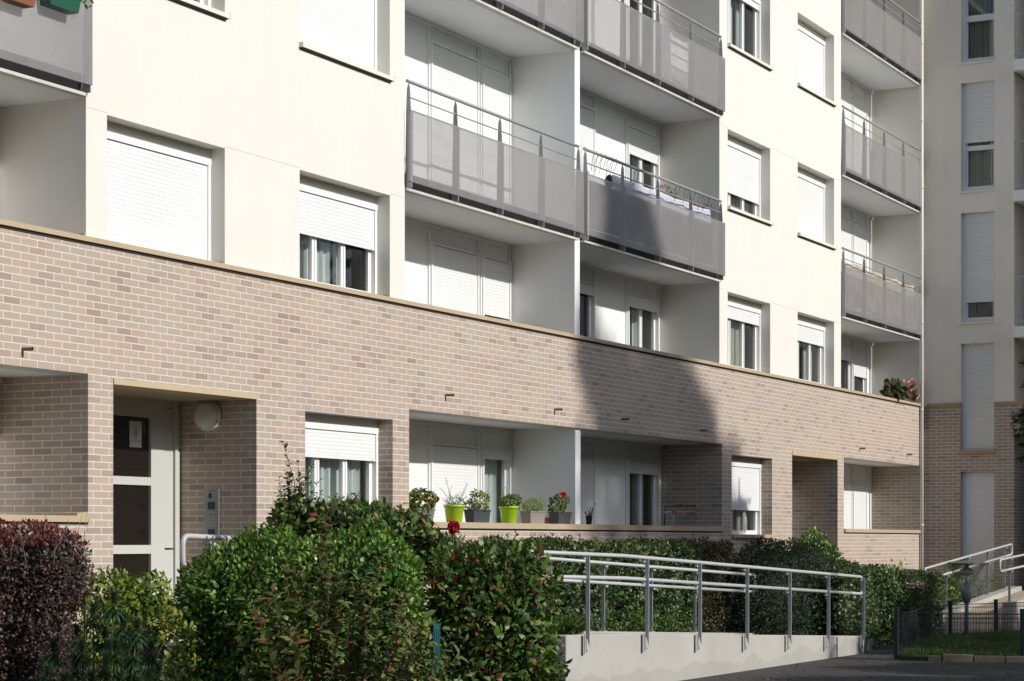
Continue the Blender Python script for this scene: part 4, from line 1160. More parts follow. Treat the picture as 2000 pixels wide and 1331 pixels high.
# low plants in front of the hedge
def tuft(name, label, cat, c, n, h, mat, w=.010, spread=.35, group=None):
    o = empty(name, (c.x, c.y, 0), label, cat, group)
    a = RNG.random(n)*6.28; r = RNG.random(n)*spread*.4
    P = np.stack([c.x+np.cos(a)*r, c.y+np.sin(a)*r, np.full(n, c.z)], 1)
    D = np.stack([np.cos(a)*spread*1.6, np.sin(a)*spread*1.6, np.full(n, 1.)], 1)+RNG.normal(size=(n, 3))*.2
    L = h*(1+RNG.uniform(-.35, .2, n)); leaf_mesh('foliage', P, D, -D*np.array([1, 1, 0])+np.array([0, 0, .4]), L, np.full(n, w), mat, o, .45)
    return o
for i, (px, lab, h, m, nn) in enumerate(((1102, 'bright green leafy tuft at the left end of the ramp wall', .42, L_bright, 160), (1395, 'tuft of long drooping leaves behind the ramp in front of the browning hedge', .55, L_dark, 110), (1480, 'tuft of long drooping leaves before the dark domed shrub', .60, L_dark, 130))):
    y = YR2+.30 if i else YR2-.6
    tuft('grass_tuft', lab, 'plant', Vector((X_(px, y), y, .02 if i else ramp_z(X_(px, y))-.05)), nn, h, m, .016 if i else .03, .5)
gp = [(X_(px, YR2+.28), YR2+.28, .05, rr, .13, hh) for px, rr, hh in ((1210, .5, .62), (1262, .55, .66), (1310, .5, .56), (1235, .4, .7))]
bush('low_green_plant', 'low bright green ground plant at the foot of the clipped hedge behind the ramp', 'plant', gp, 2600, .05, L_bright, .35, None, None, 0, .3, .3, 41.)

# --- dark dome, round green shrub, right hedge
de = [(X_(1545, -1.5), -1.5, .55, 1.45, .65, 1.13), (X_(1500, -1.5), -1.45, .6, .9, .6, 1.08), (X_(1610, -1.5), -1.5, .45, .95, .6, .95)]
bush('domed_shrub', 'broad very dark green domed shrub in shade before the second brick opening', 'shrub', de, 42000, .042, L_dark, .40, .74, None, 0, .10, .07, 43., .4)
re_ = [(X_(1594, -.75), -.75, 1.2, .85, .4, .62)]
bush('round_shrub', 'small round glossy green shrub behind the dark domed shrub', 'shrub', re_, 3600, .055, L_laurel, .5, .8, None, 8, .12, .10, 47., .4)
ry0, ry1 = -2.55, -1.5
rx0, rxm, rx1 = X_(1655, ry0), X_(1772, ry0), X_(1862, ry0)
hedge('clipped_hedge', 'shaded clipped hedge with drooping leaves right of the dark domed shrub', rx0, rxm, ry0, ry1, 1.18, 16000, .062, L_hedge, 51, thick=.09, rough=.12, shoots=12)
hedge('clipped_hedge', 'square ended clipped hedge nearest the wing ramp', rxm+.03, rx1-.6, ry0-.05, ry1+.1, 1.12, 30000, .036, L_hedge, 53, thick=.05, rough=.05)
# weeds and climbers near the wing
we = [(X_(1852, -1.7), -1.7, .35, .38, .15, .5), (X_(1872, -1.65), -1.65, .5, .35, .15, .5), (X_(1868, -1.5), -1.5, .95, .34, .2, .3)]
o = bush('leafy_weed', 'bright leafy self sown plant behind the handrail of the wing ramp', 'plant', we, 1500, .07, L_bright, .5, None, None, 10, .35, .3, 57., .4)
add_shoots(o, [(Vector((X_(1862, -1.6), -1.6, .9)), P_(1853, 1062, -1.6)), (Vector((X_(1868, -1.6), -1.6, .9)), P_(1866, 1078, -1.6)), (Vector((X_(1880, -1.6), -1.6, .8)), P_(1884, 1090, -1.6))], .07, L_bright, M_stemg, .5, 14)
c_ = Q_(1920, 1115, 39.2)
we = [(39.9, -1.62, .62, .5, .16, .55), (38.9, -1.62, .5, .5, .15, .48), (41.0, -1.62, .72, .5, .15, .38), (42.1, -1.65, .76, .5, .12, .28)]
bush('leafy_weed', 'green strip of weeds along the top of the kerb beside the wing door', 'plant', we, 1500, .055, L_bright, .35, None, None, 0, .35, .3, 59., .5)
we = [(X_(1745, -.5), -.5, .75, .5, .2, .5)]
bush('wall_plant', 'pale yellow green sprigs at the foot of the brick wall above the right hedge', 'plant', we, 500, .05, L_yellow, .4, None, None, 6, .4, .4, 61., .8)

# --- tree at the right picture edge
c = D_(2066, 765, 33.0)
tr = empty('conifer_tree', (c.x, c.y, 0), 'dark conifer whose branch tips reach in at the right picture edge', 'tree')
mb = MB(); mb.tube([(c.x, c.y, 0), (c.x+.03, c.y, c.z*.5), (c.x, c.y+.02, c.z), (c.x, c.y, c.z+1.5)], [.12, .10, .07, .02], 10)
rg = random.Random(3); lst = []
for i in range(70):
    a = rg.uniform(0, 6.28); z = c.z+rg.uniform(-1.0, 1.2); L = .62-.16*abs(z-c.z+.2)+rg.uniform(-.1, .1)
    lst.append((Vector((c.x, c.y, z)), Vector((c.x+math.cos(a)*L, c.y+math.sin(a)*L, z-.16+rg.uniform(-.1, .2)))))
mb.build('trunk', M_stem, tr)
add_shoots(tr, lst, .12, L_dark, M_stem, .15, 90, .010, 'branches', 'crown', .8)

# ================================================================== POTS ON THE GROUND FLOOR LEDGE
ZL = E(.2465)
M_lime = simple('lime_plastic', (.36, .56, .02), .35, var=.05)
M_dgrey = simple('charcoal_plastic', (.060, .066, .075), .45, var=.08)
M_taupe = simple('taupe_plastic', (.28, .235, .205), .5, var=.06)
M_terra = simple('terracotta', (.22, .08, .045), .7, var=.1)
M_green_pl = simple('green_plastic', (.015, .085, .055), .4)
def round_pot(c, r, h, mat, par):
    mb = MB(); mb.lathe([(r*.70, 0), (r*.74, .004), (r*.93, h*.86), (r*.94, h*.865), (r*1.02, h*.87), (r*1.03, h*.99), (r*1.0, h), (r*.93, h*.99), (r*.90, h*.86), (.001, h*.85)], c, 28)
    mb.build('pot', mat, par)
    mb = MB(); mb.lathe([(r*.895, h*.88), (.001, h*.90)], c, 16, caps=False); mb.build('soil', M_soil, par)
def planter(x0, x1, yc, z, w, h, mat, par):
    """tapered trough with a rim; x0..x1 are the rim ends"""
    mb = MB(); i = .035
    b = [(x0+i, yc-w/2+i*.6), (x1-i, yc-w/2+i*.6), (x1-i, yc+w/2-i*.6), (x0+i, yc+w/2-i*.6)]
    t = [(x0+.008, yc-w/2+.008), (x1-.008, yc-w/2+.008), (x1-.008, yc+w/2-.008), (x0+.008, yc+w/2-.008)]
    n = len(mb.v); mb.v += [(p[0], p[1], z) for p in b]+[(p[0], p[1], z+h-.015) for p in t]
    mb.f += [(n+3, n+2, n+1, n)]+[(n+k, n+(k+1) % 4, n+4+(k+1) % 4, n+4+k) for k in range(4)]; mb.smooth += [False]*5
    mb.box(x0, x1, yc-w/2, yc-w/2+.014, z+h-.0149, z+h); mb.box(x0, x1, yc+w/2-.014, yc+w/2, z+h-.0149, z+h)
    mb.box(x0, x0+.014, yc-w/2+.0141, yc+w/2-.0141, z+h-.0149, z+h); mb.box(x1-.014, x1, yc-w/2+.0141, yc+w/2-.0141, z+h-.0149, z+h)
    mb.build('trough', mat, par)
    mb = MB(); mb.box(x0+.0145, x1-.0145, yc-w/2+.0145, yc+w/2-.0145, z+h-.03, z+h-.02); mb.build('soil', M_soil, par)
def flower(c, r, mat, par, n=40, name='flower'):
    d = rdir(n); P = np.array(c)+d*r*.35; leaf_mesh(name, P, d+np.array([0, 0, .2]), rdir(n), np.full(n, r*.8), np.full(n, r*.75), mat, par, .2)
def thing(name, x, y, z, label, cat, group=None): return empty(name, (x, y, z), label, cat, group)
GP = 'plant pots on the ground floor ledge'
yc = .11
def plant_fill(o, x0, x1, y, z, h, n, size, mat, asp=.6, sd=0, wy=.10, up=.5):
    cx = (x0+x1)/2; e = [(cx, y, z+h*.35, (x1-x0)/2, wy, h*.65)]
    P, N = blob_points(e, n, .35, .3, 6, sd, zmin=z-.03); leaves('leaf', P, N, size, mat, o, asp, up, .5, .9)
M_ger = leafmat('geranium_leaf', [(0, (.05, .11, .015)), (.6, (.11, .19, .025)), (.85, (.20, .20, .03)), (1, (.28, .09, .02))], .5, .3)
# 1 grey trough with geranium
xs_ = X_(815, .03); o = thing('geranium_planter', xs_+.2, yc, ZL, 'grey trough of red geraniums beside the brick pier, leftmost pot on the ledge', 'flower pot', GP)
planter(xs_, xs_+.46, yc, ZL, .15, .155, simple('grey_plastic', (.17, .165, .17), .5), o)
plant_fill(o, xs_-.10, xs_+.52, yc, ZL+.16, .23, 520, .045, M_ger, .9, 1)
flower(P_(833, 977, .05), .035, L_redfl, o); flower(P_(853, 975, .08), .035, L_redfl, o)
mb = MB(); 
for px, py in ((833, 979), (853, 977)): mb.tube([P_(px-6, 1000, .1), P_(px, py, .06)], .002, 5)
mb.build('stalk', M_stemg, o)
# 2 lime pot with sage
def sprigs(o, base, lst, size, mat, n, r=.0022, asp=.3, smat=M_stemg, spread=.9): add_shoots(o, [(base+Vector(b), t) for b, t in lst], size, mat, smat, asp, n, r, 'stalk', 'sprig', spread)
x = X_(887, yc); o = thing('lavender_pot', x, yc, ZL, 'lime green pot of tall wispy lavender, left of the two lime pots', 'flower pot', GP)
round_pot((x, yc, ZL), .132, .215, M_lime, o)
b = Vector((x, yc, ZL+.19)); rg = random.Random(2)
l1 = [(Vector((rg.uniform(-.08, .08), rg.uniform(-.08, .08), 0)), P_(px, py, yc+rg.uniform(-.05, .05))) for px, py in ((871, 938), (882, 950), (861, 955), (905, 962), (911, 946), (897, 960), (877, 965), (890, 965), (913, 970), (866, 975), (900, 975), (885, 972), (873, 980), (908, 985))]
sprigs(o, b, l1, .022, L_pale, 34, .002, .3, M_stemg, .9)
plant_fill(o, x-.15, x+.15, yc, ZL+.2, .12, 260, .03, L_pale, .25, 3, .12, .9)
# 3 charcoal trough, leafy herb
xs_ = X_(926, .03); o = thing('herb_planter', xs_+.2, yc, ZL, 'charcoal trough of leafy green herbs between the two lime pots', 'flower pot', GP)
planter(xs_, xs_+.47, yc, ZL, .16, .165, M_dgrey, o)
plant_fill(o, xs_+.10, xs_+.47, yc, ZL+.17, .24, 520, .032, L_yellow, .6, 5)
plant_fill(o, xs_-.02, xs_+.16, yc, ZL+.17, .10, 200, .03, L_hbrown, .5, 6)
sprigs(o, Vector((xs_+.2, yc, ZL+.16)), [((0, 0, 0), P_(935, 957, yc)), ((.1, 0, 0), P_(953, 958, yc)), ((-.1, 0, 0), P_(915, 985, yc))], .018, L_hbrown, 26)
# 4 lime pot with parsley
x = X_(994, yc); o = thing('parsley_pot', x, yc, ZL, 'lime green pot with a dense dark green cushion of parsley, right hand lime pot', 'flower pot', GP)
round_pot((x, yc, ZL), .13, .22, M_lime, o)
plant_fill(o, x-.13, x+.17, yc, ZL+.21, .17, 1100, .022, L_laurel, .8, 8, .13)
sprigs(o, Vector((x-.08, yc+.02, ZL+.2)), [((0, 0, 0), P_(980, 958, yc)), ((.0, 0, 0), P_(988, 950, yc)), ((-.02, 0, 0), P_(977, 975, yc)), ((0, 0, 0), P_(984, 965, yc))], .026, L_yellow, 40)
# 5 taupe trough
xs_ = X_(1036, .03); o = thing('herb_planter', xs_+.2, yc, ZL, 'taupe brown trough filled with low yellow green foliage', 'flower pot', GP)
planter(xs_, xs_+.47, yc, ZL, .17, .165, M_taupe, o)
plant_fill(o, xs_-.04, xs_+.50, yc, ZL+.17, .16, 1100, .022, leafmat('lime_foliage', [(0, (.14, .22, .02)), (1, (.32, .40, .05))], .5, .3), .5, 10)
sprigs(o, Vector((xs_+.25, yc, ZL+.16)), [((0, 0, 0), P_(1042, 972, yc)), ((.1, 0, 0), P_(1058, 967, yc)), ((.05, 0, 0), P_(1061, 976, yc)), ((-.05, 0, 0), P_(1048, 978, yc))], .014, L_lav, 40)
# 6 charcoal trough with red geranium
xs_ = X_(1091, .03); o = thing('geranium_planter', xs_+.2, yc, ZL, 'charcoal trough with one tall red geranium, close to the white divider', 'flower pot', GP)
planter(xs_, xs_+.42, yc, ZL, .17, .165, M_dgrey, o)
plant_fill(o, xs_+.0, xs_+.26, yc, ZL+.17, .20, 220, .040, M_ger, .9, 13)
sprigs(o, Vector((xs_+.2, yc, ZL+.16)), [((0, 0, 0), P_(1109, 970, yc)), ((.05, 0, 0), P_(1105, 985, yc)), ((0, 0, 0), P_(1112, 978, yc)), ((0, 0, 0), P_(1098, 972, yc)), ((0, 0, 0), P_(1087, 972, yc))], .04, L_yellow, 22, .0025, .6)
flower(P_(1100, 967, yc-.03), .045, L_redfl, o, 60); flower(P_(1087, 969, yc-.02), .022, L_redfl, o, 20)
# small terracotta pot and small dark pot
x = X_(1071, .21); o = thing('terracotta_pot', x, .21, ZL, 'small terracotta pot tucked behind between the taupe and charcoal troughs', 'flower pot', GP); round_pot((x, .215, ZL), .05, .09, M_terra, o)
x = X_(1150.5, .10); o = thing('dead_plant_pot', x, .10, ZL, 'small black pot with a withered brown plant just right of the white divider', 'flower pot', GP)
round_pot((x, .10, ZL), .052, .125, M_black, o)
sprigs(o, Vector((x, .10, ZL+.11)), [((0, 0, 0), P_(px, py, .1)) for px, py in ((1146, 992), (1152, 990), (1158, 993), (1161, 985), (1149, 1000), (1156, 1000), (1143, 1000))], .022, L_hbrown, 44, .002, .5, M_stem)
# begonia on the coping
c = P_(1757, 782, .16); o = thing('begonia_plant', c.x, .16, Z_COPT, 'bronze leaved begonia with pink flowers on the brick coping near the downpipe', 'flower pot')
round_pot((c.x, .165, Z_COPT+.001), .10, .12, M_terra, o)
e = [(P_(1745, 770, .14).x, .12, Z_COPT+.17, .42, .14, .17), (P_(1768, 768, .12).x, .12, Z_COPT+.20, .38, .14, .2)]
P, N = blob_points(e, 190, .3, .3, 5, 2., zmin=Z_COPT-.02); leaves('leaf', P, N, .15, L_begonia, o, .75, .1, .6, .8)
for px, py in ((1768, 752), (1776, 755), (1782, 762), (1786, 770), (1764, 758), (1779, 750)): flower(P_(px, py, .08), .11, L_pinkfl, o, 34)

# clothes airer in the ground floor loggia
o = thing('clothes_airer', X_(1332, .5), .5, 1.0, 'folded wire clothes airer leaning in the brick loggia by the small window', 'clothes airer')
M_wire = simple('airer_wire', (.42, .42, .43), .4, .3)
def PA(px, py, y=.45): return P_(px, py, y)
a, b = PA(1297, 1045), PA(1366, 1045); tl, tr_ = PA(1299, 989), PA(1363, 988); tl2, tr2 = PA(1294, 1001), PA(1367, 1000)
mb = MB()
mb.tube(rounded([a, tl, tr_, b], .05), .010, 8); mb.build('frame', M_black, o)
mb = MB(); mb.tube([tl2, tr2], .010, 8)
for i in range(7): 
    q = (i+1)/8; p1, p2 = a.lerp(tl2, 1-q*.8), b.lerp(tr2, 1-q*.8); mb.tube([p1, p2], .003, 5)
mb.tube([PA(1315, 990), PA(1315, 1045)], .006, 6)
mb.build('rail', M_wire, o)
mb = MB()
for px, py in ((1331, 987), (1315, 1000), (1366, 1001)): q = PA(px, py, .44); mb.box(q.x-.03, q.x+.03, q.y-.02, q.y+.02, q.z-.018, q.z+.018)
mb.build('clip', simple('red_clip', (.45, .02, .02), .4), o)

# notice on the entrance door
ny = WY-.12+.0285; a = P_(253, 822, ny); b = P_(276.3, 875, ny)
o = thing('door_notice', (a.x+b.x)/2, ny, b.z, 'white paper notice with a green number eight taped on the entrance door glass', 'notice')
nx1 = a.x+(b.x-a.x); w_ = nx1-a.x
mb = MB(); mb.box(a.x, nx1, ny-.0015, ny+.0005, b.z, a.z); mb.build('sheet', simple('paper', (.62, .60, .66), .8), o)
h_ = a.z-b.z
mb = MB(); cx, cz = a.x+w_*.50, b.z+h_*.56; s_ = h_*.095; tt = s_*.38
for zc in (cz-s_, cz+s_):
    for (x0_, x1_, z0_, z1_) in ((-s_, s_, s_-tt, s_), (-s_, s_, -s_, -s_+tt), (-s_, -s_+tt, -s_+tt, s_-tt), (s_-tt, s_, -s_+tt, s_-tt)):
        off = (.0 if zc < cz else .0); mb.box(cx+x0_*.8, cx+x1_*.8, ny-.003, ny-.0016, zc+z0_*.92, zc+z1_*.92)
mb.build('figure_eight', simple('green_print', (.02, .22, .04), .7), o)
mb = MB(); mb.box(a.x+w_*.08, a.x+w_*.62, ny-.003, ny-.0016, b.z+h_*.235, b.z+h_*.245)
for i in range(5): mb.box(a.x+w_*(.66+.05*i), a.x+w_*(.69+.05*i), ny-.003, ny-.0016, b.z+h_*.23, b.z+h_*(.25+.012*(i % 3)))
mb.build('print_line', M_black, o)

# ================================================================== THINGS ON THE BALCONIES
zb = SLABS[0]
def cloth(name, label, cat, x0, x1, y, z0, z1, mat, sag=.02, seed=0):
    mb = MB(); nx, nz = 40, 12; rg = random.Random(seed); n0 = 0
    for j in range(nz+1):
        for i in range(nx+1):
            u, v = i/nx, j/nz; x = x0+(x1-x0)*u; z = z0+(z1-z0)*v-(sag*math.sin(u*math.pi*4)**2)*v
            mb.v.append((x, y+.010*math.sin(u*23+v*2)+.008*math.sin(u*61+v*5+seed), z))
    for j in range(nz):
        for i in range(nx):
            a = j*(nx+1)+i; mb.f.append((a, a+1, a+nx+2, a+nx+1)); mb.smooth.append(True)
    o = mb.build(name, mat); m = o.modifiers.new('t', 'SOLIDIFY'); m.thickness = .003
    return tag(o, label, cat)
cloth('privacy_cloth', 'dark grey privacy cloth in the cluttered balcony railing, widened to deepen the shade there', 'cloth', DIV[1]+.05, X_(1392, .08), .095, zb+.26, zb+.93, simple('dark_cloth', (.06, .065, .075), .8), 0)  # real at the left, widened to darken the panel before the shaded sheet
cloth('white_sheet', 'long white sheet tied inside the balcony railing under the red troughs', 'cloth', X_(1203, .08), X_(1392, .08), .125, zb+.70, zb+1.15, simple('white_cloth', (.50, .52, .60), .7), .02, 3)
cloth('beige_cloth', 'beige cloth sagging inside the railing of the lowest balcony at the right end', 'cloth', LD[0]+.02, LD[1]-.1, .10, zb+.3, zb+1.14, simple('beige_cloth', (.42, .37, .31), .8), .05, 5)
def rail_planter(px0, px1, y, z, label, mat, lm, n=140, h=.12, ph=.14, size=.035):
    x0, x1 = X_(px0, y-.07), X_(px1, y-.07); o = thing('window_box', (x0+x1)/2, y, z, label, 'planter')
    planter(x0, x1, y, z, .16, ph, mat, o)
    if n: plant_fill(o, x0+.1, x0+(x1-x0)*.7, y, z+ph, h, n, size, lm, .6, px0)
    return o
zr = SLABS[0]+1.305
rail_planter(1286, 1338, .24, zr-.25, 'red brown trough with green seedlings on the cluttered balcony', M_terra, L_bright, 160, .16, .12)
rail_planter(1340, 1372, .24, zr-.25, 'second red brown trough, nearly empty, right of the one with seedlings', M_terra, L_hedge, 30, .06, .12)
rail_planter(1374, 1392, .26, zr-.22, 'small green plastic tub with bare sticks at the right end of the cluttered balcony', M_green_pl, L_hbrown, 20, .2, .12)
o = thing('wire_hooks', X_(1180, .1), .1, zb+.9, 'bent wire hooks and hoops over the rail of the cluttered balcony', 'wire')
mb = MB(); rg = random.Random(9)
for px in (1158, 1166, 1175, 1186, 1196, 1240, 1320, 1338, 1350, 1366, 1377):
    x = X_(px, .05); z = zr; mb.tube([(x, .03, z-.16), (x+.02, -.02, z-.02), (x+.03, .0, z+.035), (x+.06, .08, z-.03), (x+.07+rg.uniform(0, .06), .12, z-.22)], .0035, 5, False)
mb.build('hook', M_black, o)
c = P_(1190, 352, .25); mb = MB()
mb.lathe([(.02, 0), (.06, .02), (.075, .10), (.05, .17), (.01, .2)], (c.x, .25, c.z-.12), 14); tag(mb.build('black_bag', M_black), 'small black bag slumped behind the railing beside the white sheet', 'bag')
cp = P_(1325, 118, .45); mb = MB(); mb.box(cp.x-.32, cp.x+.32, .44, .47, cp.z-.33, cp.z+.33); mb.box(cp.x-.36, cp.x-.321, .43, .48, cp.z-.36, cp.z+.36); mb.box(cp.x+.321, cp.x+.36, .43, .48, cp.z-.36, cp.z+.36)
mb.box(cp.x-.32, cp.x-.28, .45, .48, SLABS[1]+.231, cp.z-.331); mb.box(cp.x+.28, cp.x+.32, .45, .48, SLABS[1]+.231, cp.z-.331)
tag(mb.build('framed_board', M_upvc), 'white framed board standing behind the perforated sheet of the upper middle balcony', 'board')
# boxes hung outside the left balcony
zz = P_(130, 22, -.17).z
o = rail_planter(96, 160, -.15, zz, 'green plastic window box hung outside the top left balcony', M_green_pl, L_bright, 260, .14, .16)
add_shoots(o, [(P_(160, 5, -.2), P_(172, 14, -.2)), (P_(150, -5, -.2), P_(180, 0, -.2))], .05, L_bright, M_stemg, .5, 20)
o = rail_planter(20, 74, -.15, P_(50, 12, -.17).z, 'terracotta window box left of the green one, cut by the top picture edge', M_terra, L_bright, 260, .14, .16)

# ================================================================== GARDEN LAMP
g = G_(1888, 1252); lx, ly = g.x, g.y; tl = (EYE)*F/(1252-HOR)
def lz(py): return EYE+(HOR-py)*tl/F
pxm = tl/F
o = thing('garden_lamp', lx, ly, 0, 'grey garden lamp with an inverted cone lantern on the small fenced lawn', 'lamp')
mb = MB(); mb.tube([(lx, ly, 0), (lx, ly, lz(1176))], .035, 14); mb.lathe([(.06, 0), (.06, .03), (.036, .05)], (lx, ly, .0), 16); mb.build('pole', simple('lamp_pole_paint', (.12, .15, .19), .4), o)
r0, r1, r2 = 5.5*pxm, 16*pxm, 36.5*pxm
z0, z1, z2 = lz(1178), lz(1142), lz(1103)
mb = MB(); mb.lathe([(r0, z0), (r0+.01, z0+.01), (r1, z1)], (lx, ly, 0), 28); mb.build('cone', simple('lamp_grey', (.24, .255, .27), .35, .2), o)
mb = MB(); mb.lathe([(r1-.002, z1+.001), (r2-.006, z2)], (lx, ly, 0), 32, caps=False); mb.build('lantern_glass', M_clear, o)
mb = MB(); mb.lathe([(r2-.02, z2), (r2+.012, z2+.001), (r2+.016, z2+.02), (r2-.005, z2+.042), (r2*.5, z2+.052), (.002, z2+.055)], (lx, ly, 0), 32); mb.build('cap', simple('lamp_cap', (.20, .19, .18), .5, .2), o)
mb = MB(); mb.lathe([(.05, z2-.19), (.10, z2-.17), (.125, z2-.12), (.10, z2-.08), (.04, z2-.05), (.03, z2-.001)], (lx, ly, 0), 24)
for a in range(3):
    an = a*2.1; mb.tube([(lx+.05*math.cos(an), ly+.05*math.sin(an), z1), (lx+.09*math.cos(an), ly+.09*math.sin(an), z2-.165)], .006, 5)
mb.build('reflector', simple('reflector_metal', (.7, .72, .75), .3, .5), o)
mb = MB(); mb.lathe([(.035, z1), (.035, z1+.09), (.02, z1+.12)], (lx, ly, 0), 12); mb.build('bulb', simple('bulb_white', (.6, .6, .58), .3), o)

# ================================================================== LITTLE FENCES, LAWN, KERBS
def curve_pts(pts, k=6):
    pts = [Vector(p) for p in pts]; out = []
    for i in range(len(pts)-1):
        p0, p1, p2, p3 = pts[max(i-1, 0)], pts[i], pts[i+1], pts[min(i+2, len(pts)-1)]
        for j in range(k):
            t = j/k; out.append(.5*((2*p1)+(p2-p0)*t+(2*p0-5*p1+4*p2-p3)*t*t+(3*p1-p0-3*p2+p3)*t**3))
    out.append(pts[-1]); return out
def walk(pts, step):
    """points every step metres along a polyline"""
    out = []; acc = 0
    for a, b in zip(pts[:-1], pts[1:]):
        L = (b-a).length
        while acc <= L:
            out.append(a.lerp(b, acc/L)); acc += step
        acc -= L
    return out
def mesh_fence(label, pts, h, posts, step=.05, z=0, r=.003, ph=.06, mat=M_darkmetal):
    o = thing('garden_fence', pts[0].x, pts[0].y, 0, label, 'fence')
    mb = MB(); up = Vector((0, 0, 1))
    for p in walk(pts, step): mb.tube([p+up*.04, p+up*h], r*.8, 4, False)
    for q in (.05, .14, .24, .34, .44, .54): 
        if q < h-.03: mb.tube([p+up*q for p in pts], r*.8, 4, False)
    mb.build('wire_mesh', mat, o)
    mb = MB(); mb.tube([p+up*h for p in pts], r*2.4, 6, False); mb.tube([p+up*(h-.06) for p in pts], r*1.6, 5, False); mb.build('top_rail', mat, o)
    for p in posts:
        mb = MB(); mb.box(p.x-.028, p.x+.028, p.y-.028, p.y+.028, 0, h+ph); mb.box(p.x-.032, p.x+.032, p.y-.032, p.y+.032, h+ph, h+ph+.012); mb.build('post', mat, o)
    return o
C0 = G_(1751, 1287)
fr = curve_pts([C0+Vector((.25, .18, 0)), C0, G_(1790, 1291), G_(1880, 1293), G_(2000, 1294), G_(2120, 1294)], 5)[5:]
mesh_fence('dark low wire fence along the near edge of the small lawn at the right', fr, .66, [C0, G_(1997, 1294)], .042, r=.0038)
bkf = curve_pts([G_(1762, 1279), G_(1800, 1260), G_(1856, 1249), G_(1945, 1244), G_(2060, 1240)], 5)
mesh_fence('dark low wire fence with square posts along the far edge of the small lawn', bkf, .58, [G_(1856, 1249), G_(1945, 1244)], .05, r=.0035)
lawn_pts = [*fr[1:], *reversed(bkf)]
mb = MB(); n = len(lawn_pts); mb.v = [(p.x, p.y, .045) for p in lawn_pts]+[(p.x, p.y, -.01) for p in lawn_pts]; mb.f = [tuple(range(n))]+[(i, i+n, (i+1) % n+n, (i+1) % n) for i in range(n)]; mb.smooth = [False]*(n+1)
tag(mb.build('lawn', M_lawnsoil), kind='structure')
# grass blades inside the lawn polygon
poly = [(p.x, p.y) for p in lawn_pts]
def inside(x, y):
    c = False; j = len(poly)-1
    for i in range(len(poly)):
        xi, yi = poly[i]; xj, yj = poly[j]
        if (yi > y) != (yj > y) and x < (xj-xi)*(y-yi)/(yj-yi)+xi: c = not c
        j = i
    return c
bx = [p[0] for p in poly]; by = [p[1] for p in poly]; pts = []
rg = random.Random(1)
while len(pts) < 22000:
    x, y = rg.uniform(min(bx), max(bx)), rg.uniform(min(by), max(by))
    if x < 43 and inside(x, y) and noise.noise(Vector((x*1.3, y*1.3, 0))) > -.28: pts.append((x, y, .04))
P = np.array(pts); n = len(P); D = np.stack([RNG.normal(size=n)*.35, RNG.normal(size=n)*.35, np.ones(n)], 1)
L = .07*(1+RNG.uniform(-.4, .7, n))
gr = leaf_mesh('grass', P, D, RNG.normal(size=(n, 3))*[1, 1, .2], L, np.full(n, .009), L_grass, None, .4); tag(gr, kind='stuff', label='short green grass growing on the small fenced lawn', cat='grass')
def kerbs(name, label, pts, step, w=.09, h=.09, gap=.012):
    o = thing(name, pts[0].x, pts[0].y, 0, label, 'kerb'); mb = MB(); rg = random.Random(len(pts))
    ws = walk(pts, step)
    for a, b in zip(ws[:-1], ws[1:]):
        d = (b-a).normalized(); s = Vector((-d.y, d.x, 0))*w/2; a2 = a+d*gap/2; b2 = b-d*gap/2; hh = h+rg.uniform(-.012, .012)
        q = [a2-s, b2-s, b2+s, a2+s]; n0 = len(mb.v)
        mb.v += [(p.x, p.y, -.01) for p in q]+[(p.x+rg.uniform(-.005, .005), p.y, hh+rg.uniform(-.006, .006)) for p in q]
        mb.f += [(n0+4, n0+5, n0+6, n0+7)]+[(n0+k, n0+(k+1) % 4, n0+4+(k+1) % 4, n0+4+k) for k in range(4)]; mb.smooth += [False]*5
    mb.build('edging_stones', M_kerb, o, bevel=.012); return o
kerbs('stone_kerb', 'worn stone edging along the near side of the small fenced lawn', [p+Vector((0, -.09, 0)) for p in fr], .42)
kerbs('stone_kerb', 'stone edging along the foot of the right hedge by the path', curve_pts([G_(1640, 1228), G_(1700, 1222), G_(1760, 1214), G_(1850, 1203)]), .5, .1, .12)
f2 = curve_pts([G_(1690, 1222), G_(1741, 1218), G_(1818, 1207), G_(1872, 1200)])
mesh_fence('thin dark wire fence in front of the right hedge', f2, .72, [G_(1741, 1218), G_(1818, 1207)], .09, r=.0025)
f3 = curve_pts([G_(1450, 1243), G_(1555, 1233), G_(1640, 1226)])
f3 = [Vector((p.x, YR2+.30, 0)) for p in (Vector((X_(1452, YR2+.3), 0, 0)), Vector((X_(1520, YR2+.3), 0, 0)), Vector((X_(1556, YR2+.3), 0, 0)), Vector((X_(1640, YR2+.3), 0, 0)))]
mesh_fence('thin blue green wire fence in deep shade behind the ramp handrail', f3, .70, [f3[0], f3[2], f3[3]], .08, r=.0028, mat=M_teal)
# fallen leaves on the asphalt
n = 260; pl = []
while len(pl) < n:
    q = G_(RNG.uniform(1300, 2000), RNG.uniform(1232, 1331)); 
    if not inside(q.x, q.y) and q.y < YR1-.1: pl.append((q.x, q.y, .006))
P = np.array(pl); a = RNG.random(n)*6.28
lf = leaf_mesh('fallen_leaves', P, np.stack([np.cos(a), np.sin(a), 0*a+.08], 1), np.tile([0, 0, 1.], (n, 1))+RNG.normal(size=(n, 3))*.15, np.full(n, .05), np.full(n, .028), leafmat('dead_leaf', [(0, (.10, .07, .035)), (1, (.24, .17, .08))], .8), None, .3)
tag(lf, 'scattered dry leaves on the dark asphalt path', 'leaves', kind='stuff')

